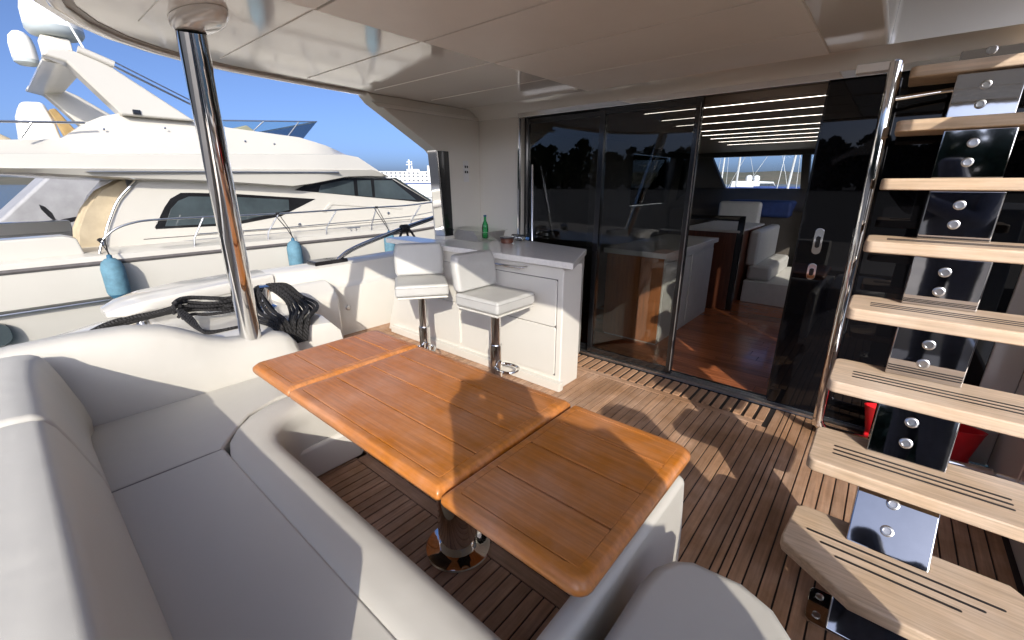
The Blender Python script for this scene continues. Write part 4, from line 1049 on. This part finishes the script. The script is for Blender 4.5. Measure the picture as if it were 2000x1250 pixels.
# fenders
def fender(y, z, s, label):
    t = thing('fender', label, 'fender', (-8.33, y, z), 0, 'blue fenders hanging on the neighbouring yacht')
    r = 0.135 * s
    b = MB(); b.lathe([(0.02, 0.22), (r * 0.45, 0.21), (r * 0.80, 0.165), (r, 0.08), (r, -0.26), (r * 0.93, -0.30)], (0, 0, 0), 28); b.build('body', M['fender'], t, local=True)
    b = MB(); b.lathe([(r * 0.92, -0.302), (r * 0.6, -0.37), (r * 0.25, -0.42), (r * 0.22, -0.47), (r * 0.08, -0.475)], (0, 0, 0), 24); b.build('bottom_end', M['fender_d'], t, local=True)
    b = MB(); b.lathe([(r * 0.26, 0.20), (r * 0.22, 0.26), (r * 0.10, 0.27)], (0, 0, 0), 16); b.build('top_end', M['fender_d'], t, local=True)
    top_ = {0: 0.82, 1: 1.06, 2: 1.09}[len(FEN)]
    b = MB(); b.tube([(0, 0, 0.265), (-0.10, 0.01, 0.42), (-0.23, 0.03 - (0.12 if len(FEN) else 0.0), top_ - z)], 0.008, 6); b.tube([(0, 0.01, 0.265), (-0.10, -0.03, 0.42), (-0.23, -0.05 - (0.12 if len(FEN) else 0), top_ - z)], 0.008, 6); b.tube([(-0.23, -0.045 - (0.1 if len(FEN) else 0), top_ - z), (-0.232, -0.02 - (0.1 if len(FEN) else 0), top_ - z), (-0.235, 0.03 - (0.1 if len(FEN) else 0), top_ - z + 0.002)], [0.018, 0.026, 0.018], 8); b.build('lanyard', M['rope'], t, local=True)
    FEN.append(t)
FEN = []
fender(0.93, 0.36, 1.0, 'aftmost faded blue fender with dark tip, left of the steel pole')
fender(3.50, 0.36, 0.95, 'middle blue fender hanging right of the steel pole')
fender(5.58, 0.33, 0.9, 'forward blue fender half hidden behind the left bar stool')

# covered boat and wind generator behind the neighbour
t = thing('covered_boat', 'boat under a grey tarpaulin seen under the flybridge at far left', 'boat', (-17.0, 0.8, WZ))
rings = []
for k in range(9):
    s = k / 8; xx = -15.2 - 3.2 * s
    rings.append([(xx, -2.6, -0.2), (xx, -0.7 + 0.05 * math.sin(k * 2), 0.35), (xx, 0.1, 0.85 + 0.03 * math.sin(k * 3)), (xx, 1.05, 1.78), (xx, 1.45, 2.05 + 0.04 * math.sin(k * 1.4)), (xx, 2.1, 1.95), (xx, 3.3, 0.5), (xx, 3.4, -0.2)])
mb = MB(); mb.loft(rings); mb.build('tarpaulin', M['tarp'], t, bevel=0.08, seg=3, sharp=50)
mb = MB(); mb.prism([(-5.0, -1.4), (-5.2, 0.0), (4.6, 0.1), (6.2, 0.3), (5.2, -1.4)], 'x', -18.4, -15.2); mb.build('hull', M['gel'], t, bevel=0.15, seg=3)
t = thing('wind_generator', 'small wind generator with three dark blades behind the neighbour cockpit', 'wind turbine', (-14.0, 0.85, -0.1))
mb = MB(); mb.tube([(-14.0, 0.87, 0.1), (-14.0, 0.86, 0.76)], 0.03, 10); mb.build('mast', M['steel'], t)
mb = MB(); mb.tube([(-14.10, 0.86, 0.78), (-13.90, 0.86, 0.78)], [0.06, 0.045], 12); hub = mb.build('hub', M['black'], t)
for a in (115, 10, 245):
    ca, sa = math.cos(R(a)), math.sin(R(a))
    P_ = lambda l, w: (-13.93, 0.86 + ca * l - sa * w, 0.78 + sa * l + ca * w)
    b = MB(); rings = [[(x_ + d, y_, z_) for (x_, y_, z_) in (P_(l, -w), P_(l, w)) for d in ((0.0,))] for (l, w) in ()]
    pts = [P_(0.03, -0.02), P_(0.18, -0.065), P_(0.34, -0.05), P_(0.42, 0.0), P_(0.33, 0.035), P_(0.15, 0.035), P_(0.03, 0.02)]
    b.prism([(p[1], p[2]) for p in pts], 'x', -13.945, -13.925); b.build('blade', M['rubber'], hub, bevel=0.004)

# ================================================================== distance: ferry, pontoon, moored boats
def at(az, d): return (-math.sin(R(az)) * d, math.cos(R(az)) * d)
fx, fy = at(51.5, 210)
t = thing('ferry', 'white ferry with rows of windows far off beyond the neighbour bow', 'ship', (fx, fy, WZ), R(51.5))
mb = MB(); mb.prism([(-38, 0), (34, 0), (40, 4.6), (-40, 4.6)], 'y', -6, 6); mb.build('hull', M['ship'], t, local=True, bevel=0.3)
mb = MB(); mb.box(-36, 30, -5.5, 5.5, 4.6, 7.6); dk = mb.build('deckhouse', M['ship'], t, local=True, bevel=0.1)
mb = MB(); mb.box(2, 26, -5, 5, 7.6, 10.0); mb.build('bridge', M['ship'], t, local=True, bevel=0.1)
mb = MB(); mb.box(-7, -1.5, -3, 3, 7.6, 8.6); mb.build('funnel_deck', M['ship'], t, local=True, bevel=0.1)
mb = MB(); mb.box(-6.2, -5.6, -0.3, 0.3, 8.6, 12.6); mb.box(-7.2, -4.6, -1, 1, 10.4, 10.7); mb.box(-6.9, -5.0, -0.2, 0.2, 11.6, 11.8); mb.box(-4.9, -4.6, -0.15, 0.15, 8.6, 12.0); mb.build('mast', M['ship'], t, local=True)
mb = MB(); mb.box(14, 22, -5.06, -4.9, 6.8, 7.5); mb.build('lifeboat', M['orange'], t, local=True, bevel=0.1)
wb = MB()
for rz, zz_ in enumerate((3.3, 5.2, 6.5)):
    for k in range(34):
        if (k * 7 + rz * 3) % 11 == 0: continue
        x0 = -35 + k * 1.9
        yf = -5.56 if zz_ > 4.6 else -6.05
        wb.box(x0, x0 + 0.9, yf, yf + 0.1, zz_, zz_ + 0.75)
tag(wb.build('window_row', M['ship_win'], t, local=True), kind='stuff')
wb = MB(); wb.box(4, 25, -5.06, -4.96, 8.4, 9.3); wb.build('bridge_window', M['ship_win'], t, local=True)
px_, py_ = at(51, 95)
t = thing('pontoon_boat', 'excursion boat with blue awning and white rails beyond the neighbour bow', 'boat', (px_, py_, WZ), R(51))
mb = MB(); mb.prism([(-14, 0), (14, 0), (16, 1.2), (-15, 1.2)], 'y', -2.5, 2.5); mb.build('hull', M['ship'], t, local=True, bevel=0.1)
mb = MB(); mb.box(-14, 14, -2.4, 2.4, 2.45, 2.75); mb.build('awning', M['blue_canvas'], t, local=True, bevel=0.05)
for k in range(17):
    mb = MB(); mb.box(-13.6 + 1.7 * k, -13.4 + 1.7 * k, -2.35, -2.25, 1.2, 2.45); mb.build('post', M['ship'], t, local=True)
mb = MB(); mb.box(-14, 14, -2.42, -2.36, 1.9, 2.0); mb.build('rail', M['ship'], t, local=True)

def sail_boat(az, d, mh, label, rz, L=11.0, lean=0.0):
    x0, y0 = at(az, d)
    t = thing('sailing_boat', label, 'sailboat', (x0, y0, WZ), R(rz), 'sailing boats in the marina ahead')
    b = MB(); rings = []
    for (xx, w) in ((-L / 2, 1.3), (-L / 4, 1.7), (0, 1.75), (L / 4, 1.3), (L / 2, 0.05)):
        rings.append([(xx, -w, 1.25), (xx, -w * 0.8, 0.0), (xx, w * 0.8, 0.0), (xx, w, 1.25)])
    b.loft(rings); b.build('hull', M['ship'], t, local=True, sharp=30)
    b = MB(); b.prism([(-L * 0.28, 1.25), (L * 0.2, 1.25), (L * 0.1, 1.75), (-L * 0.26, 1.8)], 'y', -0.9, 0.9); b.build('cabin', M['ship'], t, local=True, bevel=0.08)
    b = MB(); b.tube([(0.6, 0, 1.2), (0.6 + lean, 0, mh)], [0.10, 0.07], 8); mst = b.build('mast', M['mast'], t, local=True)
    b = MB(); b.tube([(0.6, -1.0, mh * 0.45), (0.6, 1.0, mh * 0.45)], 0.035, 6); b.build('spreader', M['mast'], mst, local=True)
    b = MB(); b.tube([(0.6, 0, 2.2), (-L * 0.38, 0, 2.25)], 0.14, 8); b.build('furled_sail', M['blue_canvas'], t, local=True)
    b = MB(); b.tube([(0.6, 0, mh), (L / 2, 0, 1.3)], 0.022, 5); b.tube([(0.6, 0, mh), (-L / 2, 0, 1.3)], 0.022, 5); b.tube([(0.6, 0, mh), (0.6, 1.6, 1.25)], 0.02, 5); b.tube([(0.6, 0, mh), (0.6, -1.6, 1.25)], 0.02, 5); b.build('rigging', M['mast'], t, local=True)

sail_boat(14.6, 52, 17.5, 'tall masted sailing boat left of centre in the saloon windscreen', 15)
sail_boat(16.0, 64, 15.0, 'sailing boat just left of the tall mast in the windscreen', 40)
sail_boat(9.6, 46, 14.0, 'sailing boat with a leaning mast right of centre in the windscreen', -20, lean=0.8)
sail_boat(8.2, 60, 13.0, 'sailing boat at the right edge of the main windscreen pane', 10)
sail_boat(24.0, 48, 15.0, 'sailing boat seen through the port saloon window', 60)
sail_boat(21.5, 70, 14.0, 'farther sailing boat right of it in the port saloon window', 30)
for i, (az, d, lab) in enumerate(((12.0, 70, 'white motor cruiser with two white domes ahead through the windscreen'), (26, 62, 'white motor cruiser moored ahead seen through the port saloon window'), (19, 85, 'farther white motor cruiser ahead between the sailing boats'), (4.5, 66, 'white motor cruiser behind the right windscreen pane'))):
    x0, y0 = at(az, d)
    t = thing('motor_cruiser', lab, 'motorboat', (x0, y0, WZ), R(az + 70), 'motor cruisers in the marina ahead')
    b = MB(); b.prism([(-6, 0), (5.5, 0), (7.5, 1.7), (-6.2, 1.4)], 'y', -2, 2); b.build('hull', M['ship'], t, local=True, bevel=0.25)
    b = MB(); b.prism([(-4.5, 1.45), (4.0, 1.6), (2.0, 2.9), (-4.0, 3.0)], 'y', -1.6, 1.6); h_ = b.build('cabin', M['ship'], t, local=True, bevel=0.15)
    b = MB(); b.prism([(-3.0, 2.0), (3.0, 2.1), (1.8, 2.7), (-3.0, 2.7)], 'y', -1.63, 1.63); b.build('window', M['ship_win'], h_, local=True)
    for (dx) in (-2.5, 0.0):
        b = MB(); b.lathe([(0.35, 0), (0.42, 0.3), (0.35, 0.62), (0.1, 0.75)], (dx, 0, 3.0), 16); b.build('dome', M['ship'], t, local=True)

# wooded shore astern: it shows in the dark glass and chrome
mb = MB()
rt = random.Random(11)
for k in range(90):
    a = 180 + (k - 45) * 1.5 + rt.uniform(-0.6, 0.6)
    if 205 < a < 246: hs = 0.55
    else: hs = 1.0
    cx_, cy_ = at(a, rt.uniform(120, 140))
    hgt = rt.uniform(8, 13) * hs; rad = rt.uniform(4, 6.5)
    for q in range(230):
        u = rt.uniform(-1, 1); th = rt.uniform(0, 6.283); core = q < 70; rr_ = rad * (1 - u * u) ** 0.5 * (rt.uniform(0.1, 0.6) if core else rt.uniform(0.6, 1.0))
        c = Vector((cx_ + rr_ * math.cos(th), cy_ + rr_ * math.sin(th), 0.2 + hgt * 0.5 + u * hgt * 0.5))
        n1 = Vector((rt.uniform(-1, 1), rt.uniform(-1, 1), rt.uniform(-1, 1))).normalized() * (1.5 if core else 0.7)
        n2 = n1.orthogonal().normalized() * (1.5 if core else 0.65)
        mb.poly([tuple(c + n1), tuple(c + n2), tuple(c - n1), tuple(c - n2)], [(0, 1, 2, 3)])
tag(mb.build('shore_trees', M['leaf'], smooth=False), 'dark wooded shore astern, mirrored in the black glass', 'trees', kind='stuff')
mb = MB(); mb.box(-260, 260, -9.0, -3.6, WZ - 1, -0.05)  # unseen quay strip, added to bounce sunlight into the cockpit
struct(mb, 'quay', M['quay_pale'], bevel=0.03)
mb = MB(); mb.box(-260, 260, -420, -9.0, WZ - 1, -0.054)  # unseen dark ground, added to keep the glass reflections dark
struct(mb, 'road', M['asphalt'])
mb = MB(); mb.box(-4.2, 1.6, -2.7, -0.955, -0.62, -0.52)  # unseen stern platform, added to bounce sunlight up to the ceiling
struct(mb, 'swim_platform', M['tread'], bevel=0.02)

# ================================================================== the photographer behind the camera (casts the shadow on the table)
def person_local(r_, f_, z): return (0.761 * r_ - 0.648 * f_ , 0.648 * r_ + 0.761 * f_, z)
V = [(0.27, -0.50, 1.02), (0.27, -0.49, 1.20), (0.27, -0.46, 1.42), (0.23, -0.44, 1.58), (0.19, -0.41, 1.68), (0.16, -0.395, 1.78), (0.16, -0.40, 1.84),
     (0.52, -0.43, 1.50), (0.58, -0.25, 1.27), (0.27, -0.12, 1.42), (0.088, -0.05, 1.555), (0.06, -0.43, 1.49), (0.06, -0.27, 1.30), (0.02, -0.14, 1.46), (-0.088, -0.05, 1.555),
     (0.37, -0.50, 0.95), (0.39, -0.48, 0.52), (0.40, -0.51, 0.09), (0.41, -0.40, 0.04), (0.17, -0.50, 0.95), (0.15, -0.48, 0.52), (0.14, -0.51, 0.09), (0.13, -0.40, 0.04)]
E_ = [(0, 1), (1, 2), (2, 3), (3, 4), (4, 5), (5, 6), (2, 7), (7, 8), (8, 9), (9, 10), (2, 11), (11, 12), (12, 13), (13, 14), (0, 15), (15, 16), (16, 17), (17, 18), (0, 19), (19, 20), (20, 21), (21, 22)]
RAD = [0.19, 0.20, 0.205, 0.085, 0.105, 0.12, 0.09, 0.105, 0.085, 0.065, 0.05, 0.12, 0.125, 0.11, 0.055, 0.11, 0.075, 0.055, 0.045, 0.11, 0.075, 0.055, 0.045]
t = thing('person', 'person in dark clothes holding up a phone, seen only as a shadow on the table', 'person', person_local(0.27, -0.5, 0))
rl = root_loc(t)
me = bpy.data.meshes.new('body')
me.from_pydata([tuple(Vector(person_local(*p)) - rl) for p in V], E_, [])
body = bpy.data.objects.new('body', me); COL.objects.link(body); body.parent = t
me.materials.append(M['cloth'])
body.modifiers.new('skin', 'SKIN')
for sv, r_ in zip(me.skin_vertices[0].data, RAD): sv.radius = (r_, r_)
me.skin_vertices[0].data[0].use_root = True
sb = body.modifiers.new('sub', 'SUBSURF'); sb.levels = 2; sb.render_levels = 2
q = Matrix.Rotation(R(40.4), 3, 'Z')
mb = MB(); pts = [(-0.075, -0.036), (0.075, -0.036), (0.075, 0.036), (-0.075, 0.036)]
rings = [[tuple(q @ Vector((a, d, b)) + Vector((0, 0, 1.575))) for (a, b) in rrect(-0.075, 0.075, -0.037, 0.037, 0.01, 3)] for d in (-0.034, -0.026)]
mb.loft(rings)
ph = mb.build('mobile_phone', M['screen'])
tag(ph, 'mobile phone held up by the photographer, seen only as part of the shadow', 'phone')
